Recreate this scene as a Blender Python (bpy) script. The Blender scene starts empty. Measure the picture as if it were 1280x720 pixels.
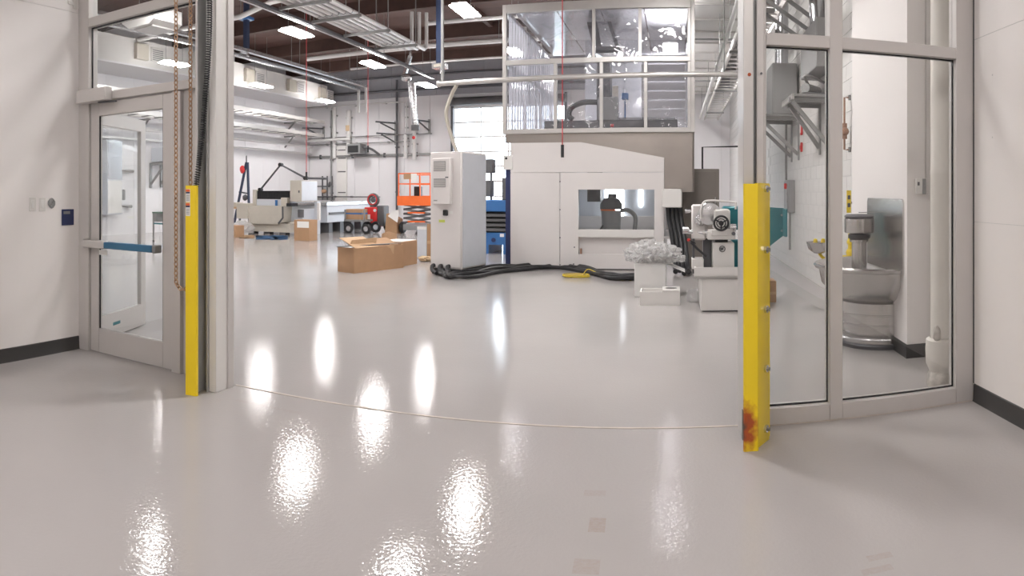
import bpy, bmesh, math, random
from math import sin, cos, tan, pi, atan2, sqrt
from mathutils import Vector, Matrix, noise
random.seed(7)
SC = bpy.context.scene
COL = SC.collection
# ------------------------------------------------------------------ camera (swept panorama: cylindrical lens)
FP, XC, HY, HC = 822.0, 800.0, 240.0, 1.40      # px per radian, px of the wall normal, horizon row, lens height
PHI = 0.055                                     # the hall is turned this much against the partition
cam = bpy.data.cameras.new('camera'); camo = bpy.data.objects.new('camera', cam); COL.objects.link(camo)
camo.location = (0, 0, HC)
camo.rotation_euler = (pi/2, 0, (XC-640.0)/FP)
cam.type = 'PANO'; cam.panorama_type = 'CENTRAL_CYLINDRICAL'
cam.central_cylindrical_range_u_min = -640.0/FP; cam.central_cylindrical_range_u_max = 640.0/FP
cam.central_cylindrical_range_v_min = -(720.0-HY)/FP; cam.central_cylindrical_range_v_max = HY/FP
cam.central_cylindrical_radius = 1.0
cam.clip_start = 0.02; cam.clip_end = 300
SC.camera = camo
# ------------------------------------------------------------------ sky and exposure
world = bpy.data.worlds.new('sky'); SC.world = world; world.use_nodes = True
bg = world.node_tree.nodes['Background']
bg.inputs['Color'].default_value = (0.80, 0.90, 1.0, 1); bg.inputs['Strength'].default_value = 9.0
SC.view_settings.view_transform = 'Standard'; SC.view_settings.look = 'None'
SC.view_settings.gamma = 1.0; SC.view_settings.use_curve_mapping = False
SC.view_settings.exposure = 0.0
SC.cycles.max_bounces = 10; SC.cycles.transparent_max_bounces = 24
SC.cycles.sample_clamp_indirect = 6.0
SC.cycles.caustics_reflective = False; SC.cycles.caustics_refractive = False
LAMP_HALL, LAMP_ROOM = 97.0, 14.6
LAMP_Z = 5.1

# ------------------------------------------------------------------ geometry helpers
def az(px): return (px-XC)/FP
def hu(px, v): return v*tan(az(px)-PHI)                              # hall frame: across, at depth v
def hz(px, py, v): return HC+(HY-py)/FP*v/cos(az(px)-PHI)
def hf(px, py, z=0.0):
    r = FP*(HC-z)/(py-HY); a = az(px)-PHI
    return r*sin(a), r*cos(a)
def wx(px, y): return y*tan(az(px))                                  # room frame
def wz(px, py, y): return HC+(HY-py)/FP*y/cos(az(px))
RH = Matrix.Rotation(-PHI, 4, 'Z')
ORG = {}
class B:
    """collects shapes into one mesh"""
    def __init__(s, root=None):
        s.bm = bmesh.new(); s.o = Vector(ORG.get(root.name, (0,0,0))) if root else Vector((0,0,0)); s.root = root
    def add(s, verts, faces):
        vs = [s.bm.verts.new(Vector(v)-s.o) for v in verts]
        for f in faces:
            try: s.bm.faces.new([vs[i] for i in f])
            except ValueError: pass
        return vs
    def box(s, x0, x1, y0, y1, z0, z1, bv=0.0, seg=1):
        x0,x1 = min(x0,x1),max(x0,x1); y0,y1 = min(y0,y1),max(y0,y1); z0,z1 = min(z0,z1),max(z0,z1)
        vs = s.add([(x0,y0,z0),(x1,y0,z0),(x1,y1,z0),(x0,y1,z0),(x0,y0,z1),(x1,y0,z1),(x1,y1,z1),(x0,y1,z1)],
              [(0,3,2,1),(4,5,6,7),(0,1,5,4),(1,2,6,5),(2,3,7,6),(3,0,4,7)])
        if bv > 0:
            es = list({e for v in vs for e in v.link_edges})
            bmesh.ops.bevel(s.bm, geom=es, offset=bv, segments=seg, affect='EDGES', profile=0.5)
        return s
    def prism(s, poly, axis, d0, d1):
        def p3(a, b, d): return {'x':(d,a,b), 'y':(a,d,b), 'z':(a,b,d)}[axis]
        n = len(poly)
        s.add([p3(a,b,d0) for a,b in poly]+[p3(a,b,d1) for a,b in poly],
              [tuple(range(n-1,-1,-1)), tuple(range(n,2*n))]+[(i,(i+1)%n,n+(i+1)%n,n+i) for i in range(n)])
        return s
    def bar(s, p0, p1, w, h, up=(0,0,1)):
        p0, p1 = Vector(p0), Vector(p1); d = (p1-p0).normalized(); u = Vector(up)
        if abs(d.dot(u)) > .98: u = Vector((0,1,0))
        a = d.cross(u).normalized()*w/2; b = a.cross(d).normalized()*h/2
        s.add([p0-a-b,p0+a-b,p0+a+b,p0-a+b,p1-a-b,p1+a-b,p1+a+b,p1-a+b],
              [(0,1,2,3),(7,6,5,4),(0,4,5,1),(1,5,6,2),(2,6,7,3),(3,7,4,0)])
        return s
    def tube(s, pts, r, n=8, cap=True, closed=False):
        pts = [Vector(p) for p in pts]; m = len(pts); rings = []; prev = None
        for i, p in enumerate(pts):
            if closed: d = pts[(i+1)%m]-pts[i-1]
            else: d = pts[min(i+1,m-1)]-pts[max(i-1,0)]
            d.normalize()
            if prev is None:
                u = Vector((0,0,1)) if abs(d.z) < .9 else Vector((1,0,0))
                a = d.cross(u).normalized()
            else:
                a = (prev-d*prev.dot(d)).normalized()
            prev = a; b = d.cross(a)
            rr = r[i] if isinstance(r, (list,tuple)) else r
            rings.append([s.bm.verts.new(p+(a*cos(2*pi*k/n)+b*sin(2*pi*k/n))*rr-s.o) for k in range(n)])
        for i in range(m if closed else m-1):
            q, w = rings[i], rings[(i+1)%m]
            for k in range(n): s.bm.faces.new((q[k],q[(k+1)%n],w[(k+1)%n],w[k]))
        if cap and not closed:
            s.bm.faces.new(rings[0][::-1]); s.bm.faces.new(rings[-1])
        return s
    def cyl(s, p0, p1, r, n=16, r1=None): return s.tube([p0,p1], [r, r if r1 is None else r1], n)
    def lathe(s, prof, c=(0,0,0), n=24, a0=0.0, a1=2*pi):
        full = abs(a1-a0-2*pi) < 1e-6; k = n if full else n+1; c = Vector(c); rings = []
        for j in range(k):
            a = a0+(a1-a0)*j/n
            rings.append([s.bm.verts.new(c+Vector((r*cos(a), r*sin(a), z))-s.o) for r,z in prof])
        for j in range(n):
            q, w = rings[j], rings[(j+1)%k]
            for i in range(len(prof)-1):
                try: s.bm.faces.new((q[i],w[i],w[i+1],q[i+1]))
                except ValueError: pass
        if not full:
            for q, rev in ((rings[0],True),(rings[-1],False)):
                try: s.bm.faces.new(q[::-1] if rev else q)
                except ValueError: pass
        bmesh.ops.remove_doubles(s.bm, verts=s.bm.verts, dist=1e-5)
        return s
    def torus(s, c, R, r, axis='z', n=24, m=8, sx=1.0, sy=1.0):
        c = Vector(c); P = []
        for i in range(n):
            a = 2*pi*i/n; x, y = R*cos(a)*sx, R*sin(a)*sy
            P.append(c+Vector({'z':(x,y,0),'y':(x,0,y),'x':(0,x,y)}[axis]))
        return s.tube(P, r, m, closed=True)
    def blob(s, c, rad, sub=3, amp=.25, sc=6.0, seed=0, flat=None):
        r = bmesh.ops.create_icosphere(s.bm, subdivisions=sub, radius=1.0)
        c = Vector(c)
        for v in r['verts']:
            d = v.co.copy()
            k = 1+amp*noise.noise(d*sc*.35+Vector((seed,seed*2,0)))*1.6+amp*.5*noise.noise(d*sc+Vector((0,seed,3)))
            p = Vector((d.x*rad[0]*k, d.y*rad[1]*k, d.z*rad[2]*k))
            if flat is not None: p.z = max(p.z, flat)
            v.co = c+p-s.o
        return s
    def helix(s, p0, p1, R, r, turns, per=8, n=5):
        p0, p1 = Vector(p0), Vector(p1); d = (p1-p0).normalized(); a = d.orthogonal().normalized(); b = d.cross(a); N = int(turns*per)
        return s.tube([p0.lerp(p1, i/N)+(a*cos(2*pi*i/per)+b*sin(2*pi*i/per))*R for i in range(N+1)], r, n)
    def build(s, name, mat, parent='root', smooth=True):
        if parent == 'root': parent = s.root
        me = bpy.data.meshes.new(name)
        bmesh.ops.recalc_face_normals(s.bm, faces=s.bm.faces)
        s.bm.to_mesh(me); s.bm.free()
        me.materials.append(mat)
        if smooth:
            me.shade_smooth(); me.set_sharp_from_angle(angle=math.radians(38))
        o = bpy.data.objects.new(name, me); COL.objects.link(o)
        if parent is not None: o.parent = parent
        return o
def tag(o, label, cat, group=None):
    o['label'] = label; o['category'] = cat
    if group: o['group'] = group
    return o
def place(o, loc, hall=True, rot=0.0):
    loc = Vector(loc)
    o.location = (RH @ loc) if hall else loc
    o.rotation_euler = (0, 0, (-PHI if hall else 0)+rot)
def thing(name, label, cat, loc, hall=True, group=None, rot=None):
    """an Empty at the thing's base; parts are written in frame coordinates, or in local ones when rot is given"""
    o = bpy.data.objects.new(name, None); COL.objects.link(o); o.empty_display_size = .1
    place(o, loc, hall, rot or 0.0); tag(o, label, cat, group)
    ORG[o.name] = tuple(loc) if rot is None else (0,0,0)
    return o
def struct(name, loc=(0,0,0), hall=True, label=None):
    o = bpy.data.objects.new(name, None); COL.objects.link(o); place(o, loc, hall); o['kind'] = 'structure'
    if label: o['label'] = label
    ORG[o.name] = tuple(loc); return o
def smesh(name, b, mat, hall=True, label=None):
    o = b.build(name, mat, None); place(o, (0,0,0), hall); o['kind'] = 'structure'
    if label: o['label'] = label
    ORG[o.name] = (0,0,0); return o
def solo(name, label, cat, mat, fn, loc, hall=True, group=None, rot=None):
    """a thing that is one mesh; fn(builder) adds the shapes"""
    b = B(); b.o = Vector(loc) if rot is None else Vector((0,0,0)); fn(b)
    o = b.build(name, mat, None); place(o, loc, hall, rot or 0.0); tag(o, label, cat, group)
    ORG[o.name] = tuple(loc) if rot is None else (0,0,0); return o
def dup(o, delta, label=None, parent=None, hall=True):
    c = o.copy(); COL.objects.link(c); c.parent = parent
    if parent is None:
        c.location = o.location + (RH @ Vector(delta) if hall else Vector(delta))
        if label: c['label'] = label
    for ch in o.children: dup(ch, None, None, c)
    return c
def share(src, n, parent, loc):
    c = bpy.data.objects.new(n, src.data); COL.objects.link(c); c.parent = parent; c.location = loc; return c
def arc(c, r, a0, a1, n, plane='xz'):
    out = []
    for i in range(n+1):
        a = a0+(a1-a0)*i/n; x, y = r*cos(a), r*sin(a)
        out.append((c[0]+x, c[1], c[2]+y) if plane == 'xz' else (c[0]+x, c[1]+y, c[2]) if plane == 'xy' else (c[0], c[1]+x, c[2]+y))
    return out
def spline(pts, per=6):
    P = [Vector(p) for p in pts]; P = [2*P[0]-P[1]]+P+[2*P[-1]-P[-2]]; out = []
    for i in range(1, len(P)-2):
        for k in range(per):
            t = k/per; a,b,c,d = P[i-1],P[i],P[i+1],P[i+2]
            out.append(.5*((2*b)+(c-a)*t+(2*a-5*b+4*c-d)*t*t+(3*b-a-3*c+d)*t**3))
    out.append(P[-2]); return out

# ------------------------------------------------------------------ materials
def mat(name, col, rough=.5, metal=0.0, vary=0.0, vscale=6.0, bump=0.0, bscale=60.0, spec=.5, coat=0.0, aniso=None, emit=0.0):
    m = bpy.data.materials.new(name); m.use_nodes = True; nt = m.node_tree; p = nt.nodes['Principled BSDF']
    p.inputs['Base Color'].default_value = (*col, 1); p.inputs['Roughness'].default_value = rough; p.inputs['Metallic'].default_value = metal
    p.inputs['Specular IOR Level'].default_value = spec
    if coat: p.inputs['Coat Weight'].default_value = coat; p.inputs['Coat Roughness'].default_value = .05
    tc = nt.nodes.new('ShaderNodeTexCoord')
    if vary:
        n = nt.nodes.new('ShaderNodeTexNoise'); n.inputs['Scale'].default_value = vscale; n.inputs['Detail'].default_value = 5
        r = nt.nodes.new('ShaderNodeMapRange'); r.inputs[1].default_value=.3; r.inputs[2].default_value=.7; r.inputs[3].default_value = 1-vary; r.inputs[4].default_value = 1+vary
        mx = nt.nodes.new('ShaderNodeVectorMath'); mx.operation = 'SCALE'; mx.inputs[0].default_value = col
        nt.links.new(tc.outputs['Object'], n.inputs['Vector']); nt.links.new(n.outputs['Fac'], r.inputs[0]); nt.links.new(r.outputs[0], mx.inputs['Scale'])
        nt.links.new(mx.outputs[0], p.inputs['Base Color'])
    if bump:
        n = nt.nodes.new('ShaderNodeTexNoise'); n.inputs['Scale'].default_value = bscale; n.inputs['Detail'].default_value = 3
        v = tc.outputs['Object']
        if aniso:
            mp = nt.nodes.new('ShaderNodeMapping'); mp.inputs['Scale'].default_value = aniso; nt.links.new(v, mp.inputs['Vector']); v = mp.outputs[0]
        bp = nt.nodes.new('ShaderNodeBump'); bp.inputs['Strength'].default_value = bump; bp.inputs['Distance'].default_value = .01
        nt.links.new(v, n.inputs['Vector']); nt.links.new(n.outputs['Fac'], bp.inputs['Height']); nt.links.new(bp.outputs[0], p.inputs['Normal'])
    if emit:
        p.inputs['Emission Color'].default_value = (*col, 1); p.inputs['Emission Strength'].default_value = emit
    return m
def glassmat(name, tint, gloss=1.0, rough=.0, bump=0.0, bscale=5.0, ior=1.45, haze=0.0, hazecol=(.8,.8,.85)):
    m = bpy.data.materials.new(name); m.use_nodes = True; nt = m.node_tree; nt.nodes.clear()
    out = nt.nodes.new('ShaderNodeOutputMaterial'); tr = nt.nodes.new('ShaderNodeBsdfTransparent'); tr.inputs[0].default_value = (*tint, 1)
    gl = nt.nodes.new('ShaderNodeBsdfGlossy'); gl.inputs['Roughness'].default_value = rough; gl.inputs[0].default_value = (gloss,gloss,gloss,1)
    fr = nt.nodes.new('ShaderNodeLayerWeight'); fr.inputs['Blend'].default_value = .5
    pw = nt.nodes.new('ShaderNodeMath'); pw.operation = 'POWER'; pw.inputs[1].default_value = 5.0; nt.links.new(fr.outputs['Facing'], pw.inputs[0])
    f0 = ((ior-1)/(ior+1))**2
    ma = nt.nodes.new('ShaderNodeMath'); ma.operation = 'MULTIPLY_ADD'; ma.inputs[1].default_value = 1-f0; ma.inputs[2].default_value = f0; nt.links.new(pw.outputs[0], ma.inputs[0])
    mx = nt.nodes.new('ShaderNodeMixShader'); nt.links.new(ma.outputs[0], mx.inputs[0])
    base = tr.outputs[0]
    if haze:
        df = nt.nodes.new('ShaderNodeBsdfTranslucent'); df.inputs[0].default_value = (*hazecol,1)
        d2 = nt.nodes.new('ShaderNodeBsdfDiffuse'); d2.inputs[0].default_value = (*hazecol,1)
        m2 = nt.nodes.new('ShaderNodeMixShader'); nt.links.new(df.outputs[0], m2.inputs[1]); nt.links.new(d2.outputs[0], m2.inputs[2])
        m3 = nt.nodes.new('ShaderNodeMixShader'); m3.inputs[0].default_value = haze
        nt.links.new(tr.outputs[0], m3.inputs[1]); nt.links.new(m2.outputs[0], m3.inputs[2]); base = m3.outputs[0]
    nt.links.new(base, mx.inputs[1]); nt.links.new(gl.outputs[0], mx.inputs[2]); nt.links.new(mx.outputs[0], out.inputs[0])
    if bump:
        tc = nt.nodes.new('ShaderNodeTexCoord'); n = nt.nodes.new('ShaderNodeTexNoise'); n.inputs['Scale'].default_value = bscale; n.inputs['Distortion'].default_value = .6
        bp = nt.nodes.new('ShaderNodeBump'); bp.inputs['Strength'].default_value = bump; bp.inputs['Distance'].default_value = .05
        nt.links.new(tc.outputs['Object'], n.inputs['Vector']); nt.links.new(n.outputs['Fac'], bp.inputs['Height'])
        nt.links.new(bp.outputs[0], gl.inputs['Normal']); nt.links.new(bp.outputs[0], fr.inputs['Normal'])
    return m
def floormat():
    m = mat('grey_epoxy', (.435,.41,.40), .05, vary=.03, vscale=.8, bump=0.0, spec=.16)
    nt = m.node_tree; p = nt.nodes['Principled BSDF']; tc = [n for n in nt.nodes if n.type == 'TEX_COORD'][0]
    n1 = nt.nodes.new('ShaderNodeTexNoise'); n1.inputs['Scale'].default_value = 52; n1.inputs['Detail'].default_value = 2.0
    n2 = nt.nodes.new('ShaderNodeTexNoise'); n2.inputs['Scale'].default_value = 3.0; n2.inputs['Detail'].default_value = 2.0
    ad = nt.nodes.new('ShaderNodeMath'); ad.operation = 'MULTIPLY_ADD'; ad.inputs[1].default_value = 1.2
    bp = nt.nodes.new('ShaderNodeBump'); bp.inputs['Strength'].default_value = .075; bp.inputs['Distance'].default_value = .012
    for n in (n1, n2): nt.links.new(tc.outputs['Object'], n.inputs['Vector'])
    nt.links.new(n2.outputs['Fac'], ad.inputs[0]); nt.links.new(n1.outputs['Fac'], ad.inputs[2]); nt.links.new(ad.outputs[0], bp.inputs['Height']); nt.links.new(bp.outputs[0], p.inputs['Normal'])
    # tan tyre smudges, scuffs: stains with outlines of their own
    src = p.inputs['Base Color'].links[0].from_socket
    sep = nt.nodes.new('ShaderNodeSeparateXYZ'); nt.links.new(tc.outputs['Object'], sep.inputs[0])
    ns = nt.nodes.new('ShaderNodeTexNoise'); ns.inputs['Scale'].default_value = 60; nt.links.new(tc.outputs['Object'], ns.inputs['Vector'])
    tot = None
    def mth(op, a, b):
        n = nt.nodes.new('ShaderNodeMath'); n.operation = op
        for i, s in enumerate((a, b)):
            if isinstance(s, (int, float)): n.inputs[i].default_value = s
            else: nt.links.new(s, n.inputs[i])
        return n.outputs[0]
    for x, y, hx, hy, k in ((-.70,2.70,.035,.07,1.0), (-.18,2.76,.035,.06,1.0), (-.20,2.45,.05,.05,.7), (.90,2.36,.05,.02,.6), (.86,2.28,.06,.02,.6), (-.21,3.05,.05,.03,.45), (-2.3,3.62,.25,.02,.25)):
        ax = mth('LESS_THAN', mth('ABSOLUTE', mth('SUBTRACT', sep.outputs[0], x), 0), hx)
        ay = mth('LESS_THAN', mth('ABSOLUTE', mth('SUBTRACT', sep.outputs[1], y), 0), hy)
        q = mth('MULTIPLY', mth('MULTIPLY', ax, ay), k)
        tot = q if tot is None else mth('ADD', tot, q)
    fac = mth('MULTIPLY', tot, mth('MULTIPLY', ns.outputs['Fac'], .75))
    mx = nt.nodes.new('ShaderNodeMix'); mx.data_type = 'RGBA'; nt.links.new(fac, mx.inputs[0]); nt.links.new(src, mx.inputs[6]); mx.inputs[7].default_value = (.36,.28,.22,1)
    nt.links.new(mx.outputs[2], p.inputs['Base Color'])
    return m
M = {}
M['floor'] = floormat()
M['drywall'] = mat('painted_drywall', (.86,.825,.81), .7, vary=.012, vscale=2, bump=.06, bscale=180)
M['hallwall'] = mat('painted_liner_panel', (.80,.785,.80), .55, vary=.02, vscale=.7)
M['upperwall'] = mat('grey_upper_wall', (.34,.34,.37), .6, vary=.03)  # top band of the end wall, darker than the panels below
M['block'] = mat('painted_block', (.74,.725,.71), .55, vary=.02, vscale=3, bump=.25, bscale=45)
M['mortar'] = mat('painted_mortar', (.66,.65,.64), .7, bump=.2)
M['deck'] = mat('brown_roof_deck', (.075,.037,.029), .75, vary=.12, vscale=1.5)
M['beam'] = mat('brown_roof_beam', (.066,.034,.027), .7, vary=.15, vscale=3)
M['cove'] = mat('charcoal_rubber', (.045,.043,.043), .5, vary=.05)
M['alu'] = mat('warm_grey_aluminium', (.60,.57,.55), .42, .15, vary=.02, vscale=4)
M['zinc'] = mat('pale_zinc', (.50,.50,.49), .45, .3, vary=.06, vscale=9)
M['alu2'] = mat('bright_aluminium', (.60,.58,.56), .32, .5, vary=.03, vscale=5)
M['silver'] = mat('silver_metal', (.68,.68,.69), .25, .9, vary=.03)
M['stain'] = mat('brushed_stainless', (.56,.545,.53), .24, 1.0, vary=.04, vscale=2, bump=.05, bscale=40, aniso=(1,1,30))
M['hood'] = mat('taupe_stainless', (.40,.365,.335), .30, 1.0, vary=.05, vscale=2, bump=.05, bscale=40, aniso=(1,1,30))
M['steel'] = mat('zinc_steel', (.30,.30,.295), .45, .6, vary=.08, vscale=9)
M['dsteel'] = mat('dark_steel', (.12,.12,.13), .5, .5, vary=.1)
M['yellow'] = mat('safety_yellow', (.90,.66,.012), .38, vary=.03, vscale=4, coat=.2)
M['white'] = mat('white_enamel', (.76,.74,.715), .35, vary=.012)
M['machine'] = mat('machine_off_white', (.74,.705,.69), .42, vary=.015, vscale=2)
M['beige'] = mat('machine_beige', (.56,.52,.45), .45, vary=.03)
M['ltgrey'] = mat('pale_blue_grey_enamel', (.60,.625,.67), .35, vary=.02)
M['grey'] = mat('mid_grey_enamel', (.27,.27,.27), .5, vary=.04)
M['dgrey'] = mat('dark_grey_enamel', (.10,.10,.105), .5, vary=.06)
M['black'] = mat('black_rubber', (.018,.018,.02), .45, vary=.1)
M['blackgloss'] = mat('black_plastic', (.02,.02,.022), .25)
M['pipe'] = mat('white_painted_pipe', (.74,.73,.72), .4, vary=.02)
M['pvc'] = mat('cream_pipe_wrap', (.74,.71,.66), .6, vary=.03, vscale=5, bump=.1, bscale=25)
M['copper'] = mat('copper', (.34,.19,.13), .35, .8, vary=.1)
M['chain'] = mat('brass_brown_chain', (.52,.34,.22), .4, .6, vary=.1)
M['blue'] = mat('machine_blue', (.035,.14,.36), .4, vary=.05)
M['navy'] = mat('navy_enamel', (.02,.03,.10), .45, vary=.05)
M['bluepost'] = mat('dark_blue_steel', (.022,.034,.075), .45, vary=.05)
M['pad'] = mat('blue_touch_bar', (.035,.15,.27), .4)
M['teal'] = mat('teal_enamel', (.015,.17,.20), .38, vary=.04)
M['orange'] = mat('orange_enamel', (.85,.16,.03), .4, vary=.04)
M['red'] = mat('red_plastic', (.62,.03,.03), .4)
M['redcord'] = mat('red_cord', (.55,.05,.06), .5)
M['card'] = mat('cardboard', (.42,.255,.145), .85, vary=.05, vscale=5, bump=.08, bscale=90)
M['card2'] = mat('cardboard_inside', (.52,.35,.21), .85, vary=.06, vscale=5)
M['paper'] = mat('white_paper', (.80,.79,.77), .7)
M['kraft'] = mat('kraft_packing_paper', (.60,.44,.28), .8, vary=.1)
M['bluesheet'] = mat('blue_sheet', (.03,.13,.30), .5, vary=.15)
M['tape'] = mat('silver_tape', (.52,.49,.45), .4, .3, vary=.25, vscale=20)
M['bare'] = mat('scraped_bare_steel', (.22,.20,.18), .4, .7, vary=.2, vscale=30)
M['joint'] = mat('tan_joint_sealant', (.52,.46,.41), .6, vary=.15, vscale=8)
M['glass'] = glassmat('clear_glazing', (.965,.975,.975), 1.0)
M['glassr'] = glassmat('grey_tinted_glazing', (.955,.955,.95), 1.0)
M['film'] = glassmat('clear_plastic_film', (.93,.93,.94), 1.0, .06, .55, 2.6, 1.5, .05)
M['corr'] = glassmat('corrugated_clear_sheet', (.88,.89,.92), 1.0, .10, 0, 5, 1.6, .38, (.88,.88,.93))
M['bubble'] = glassmat('bubble_wrap_plastic', (.96,.96,.96), 1.0, .10, 1.0, 26, 1.5, .50, (.95,.94,.93))
M['bag'] = glassmat('clear_plastic_bag', (.92,.92,.92), 1.0, .1, .9, 24, 1.5, .22, (.8,.8,.8))
M['diffuser'] = mat('lit_hall_diffuser', (1.0,.972,.955), .5, emit=LAMP_HALL)
M['panel_lamp'] = mat('lit_room_diffuser', (1.0,.968,.955), .5, emit=LAMP_ROOM)
M['innerglow'] = mat('added_inner_glow', (.92,.96,1.0), .5, emit=12.0)  # glow added to brighten the machine interior, no real lamp
M['gloss'] = mat('glossy_white_board', (.78,.76,.76), .12, vary=.02)
M['hoplight'] = mat('galvanised_sheet', (.55,.56,.58), .25, .85, vary=.05, vscale=3)
def rustmat():
    m = mat('rusted_scrape', (.34,.07,.02), .7, vary=.45, vscale=22); return m
M['rust'] = rustmat()
# ------------------------------------------------------------------ large structure
YF = 3.87                      # face of the glazed partition
XL, XR = -4.44, 2.15           # side walls of the near room
UL, UR, VB, ZC = -16.2, 2.12, 26.0, 6.9
fl = smesh('floor', B().box(-24,12,-4,27,-.2,0), M['floor'], False, 'glossy grey epoxy floor')
B(fl).box(-2.75,.6,3.885,3.905,.0005,.003).build('joint_strip', M['joint'])
B(fl).box(.74,2.14,3.856,3.868,.0005,.003).build('joint_strip', M['joint'])
smesh('ground_outside', B().box(-16,6,26.9,60,-.25,-.02), mat('pale_concrete', (.5,.5,.48), .8, vary=.08), True, 'pale concrete apron outside the hall')
# near room
w = struct('wall_left', (XL,0,0), False, 'off-white drywall with a thin board joint')
B(w).box(XL-.15,XL,-3.1,YF+.03,0,2.997).build('panel', M['drywall']); B(w).box(XL-.15,XL,-3.1,YF+.03,3.001,3.7).build('panel', M['drywall'])
B(w).box(XL-.15,XL-.004,-3.1,YF+.03,2.99,3.01).build('joint', M['mortar'])
w = struct('wall_right', (XR,0,0), False, 'white drywall with board joints')
for z0,z1 in ((0,1.198),(1.2015,2.419),(2.4235,3.7)): B(w).box(XR,XR+.15,-3.1,YF+.0,z0,z1).build('panel', M['drywall'])
B(w).box(XR+.003,XR+.15,-3.1,YF,1.15,2.5).build('joint', M['mortar'])
for zz in (1.75,2.15): B(w).cyl((XR-.0015,3.62,zz),(XR+.002,3.62,zz),.006,8).build('screw_mark', M['mortar'])
smesh('wall_rear', B().box(XL-.15,XR+.15,-3.25,-3.1,0,3.7), M['drywall'], False)
smesh('ceiling_room', B().box(XL-.15,XR+.15,-3.25,YF+.03,3.7,3.85), M['drywall'], False)
smesh('baseboard_left', B().prism([(XL,0),(XL+.018,0),(XL+.012,.012),(XL+.008,.11),(XL,.115)],'y',-3.1,YF), M['cove'], False, 'charcoal rubber baseboard')
smesh('baseboard_right', B().prism([(XR,0),(XR-.018,0),(XR-.012,.012),(XR-.008,.11),(XR,.115)],'y',-3.1,YF-.015), M['cove'], False, 'charcoal rubber baseboard')
b = B(); b.box(-17.6,XL,3.9,4.05,0,ZC); b.box(XR,2.75,3.9,4.05,0,ZC); b.box(XL,XR,3.9,4.05,3.6,ZC); b.box(XL,XR,3.8,3.9,3.6,3.72)
smesh('wall_front', b, M['drywall'], False)
# hall shell
w = struct('wall_hall_left', (UL,4,0), True, 'white panelled wall of the hall')
B(w).box(UL-.2,UL-.01,3.0,VB+.2,0,ZC).build('backing', M['mortar'])
src = None
for k in range(18):
    v0 = 4.0+k*1.22
    if src is None: src = B(w).box(UL-.05,UL,v0,v0+1.21,0,ZC).build('panel', M['hallwall'])
    else: share(src, 'panel', w, (0,k*1.22,0))
du0, du1, dz1 = hu(567,VB), hu(706,VB), 4.92
w = struct('wall_back', (0,VB,0), True, 'white panelled end wall of the hall')
B(w).box(UL-.2,du0,VB+.01,VB+.2,0,5.5).box(du1,UR+.3,VB+.01,VB+.2,0,5.5).box(du0,du1,VB+.01,VB+.2,dz1,5.5).build('backing', M['mortar'])
u = UL
while u < UR:
    a, c = u, min(u+1.2, UR+.2)
    if c <= du0 or a >= du1: B(w).box(a,c-.012,VB-.02,VB+.05,0,5.49).build('panel', M['hallwall'])
    else:
        if a < du0: B(w).box(a,du0,VB-.02,VB+.05,0,dz1).build('panel', M['hallwall'])
        if c > du1: B(w).box(du1,c-.012,VB-.02,VB+.05,0,dz1).build('panel', M['hallwall'])
        B(w).box(a,c-.012,VB-.02,VB+.05,dz1,5.49).build('panel', M['hallwall'])
    u += 1.2
w = struct('wall_back_upper', (0,VB,5.5), True, 'grey upper wall under the roof')
for k in range(9):
    a = UL+k*2.1; B(w).box(a,min(a+2.09,UR+.3),VB-.03,VB+.2,5.5,ZC).build('panel', M['upperwall'])
# roof
c = struct('ceiling', (0,0,ZC), True, 'dark brown roof deck with beams')
B(c).box(UL-.3,UR+.4,3.2,VB+.3,ZC+.05,ZC+.15).build('backing', M['deck'])
src = None
for k in range(25):
    if src is None: src = B(c).box(UL-.2,UR+.3,3.6,4.49,ZC,ZC+.06).build('deck_panel', M['deck'])
    else: share(src, 'deck_panel', c, (0,k*.9,0))
src = None
for k in range(6):
    if src is None: src = B(c).box(UL,UR+.1,6.0,6.22,ZC-.42,ZC).build('beam', M['beam'])
    else: share(src, 'beam', c, (0,k*3.6,0))
for uu in (-11.2,-5.9,-.6): B(c).box(uu-.07,uu+.07,3.8,VB-.1,ZC-.18,ZC-.001).build('purlin', M['beam'])
# right block wall with separate blocks
w = struct('wall_hall_right', (UR,4,0), True, 'white painted concrete block wall')
B(w).box(UR+.008,UR+.25,3.7,VB+.1,0,ZC).build('mortar', M['mortar'])
src = None; GX, GZ = .397, .2
for r in range(13):
    off = (r%2)*.2
    cols = [4.02+off+.4*k for k in range(3)]+[7.0+off+.4*k for k in range(19)]
    for v0 in cols:
        if src is None: src = B(w).box(UR,UR+.1,v0,v0+.393,.003,.195).build('block', M['block']); s0 = v0
        else: share(src, 'block', w, (0,v0-s0,r*.2))
b = B(w)
for r in range(34):
    off = (r%2)*.2
    for k in range(55):
        v0 = 4.02+off+.4*k
        if r < 13 and (v0 < 5.1 or 6.99 < v0 < 14.75): continue
        if v0 > 25.6: continue
        b.box(UR,UR+.1,v0,v0+.393,r*.2+.003,r*.2+.195)
o = b.build('block_field', M['block']); o['kind'] = 'stuff'
UFR = 1.905
smesh('wall_furring', B().box(UFR,UR+.05,5.2,6.95,0,ZC-.05), M['drywall'], True, 'white drywall furring beside the wash fountain')
b = B(); b.box(UFR-.012,UFR,5.19,6.95,0,.115); b.box(UFR-.012,UR,5.188,5.2,0,.115)
smesh('baseboard_furring', b, M['cove'], True, 'black rubber baseboard around the furring')
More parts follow.
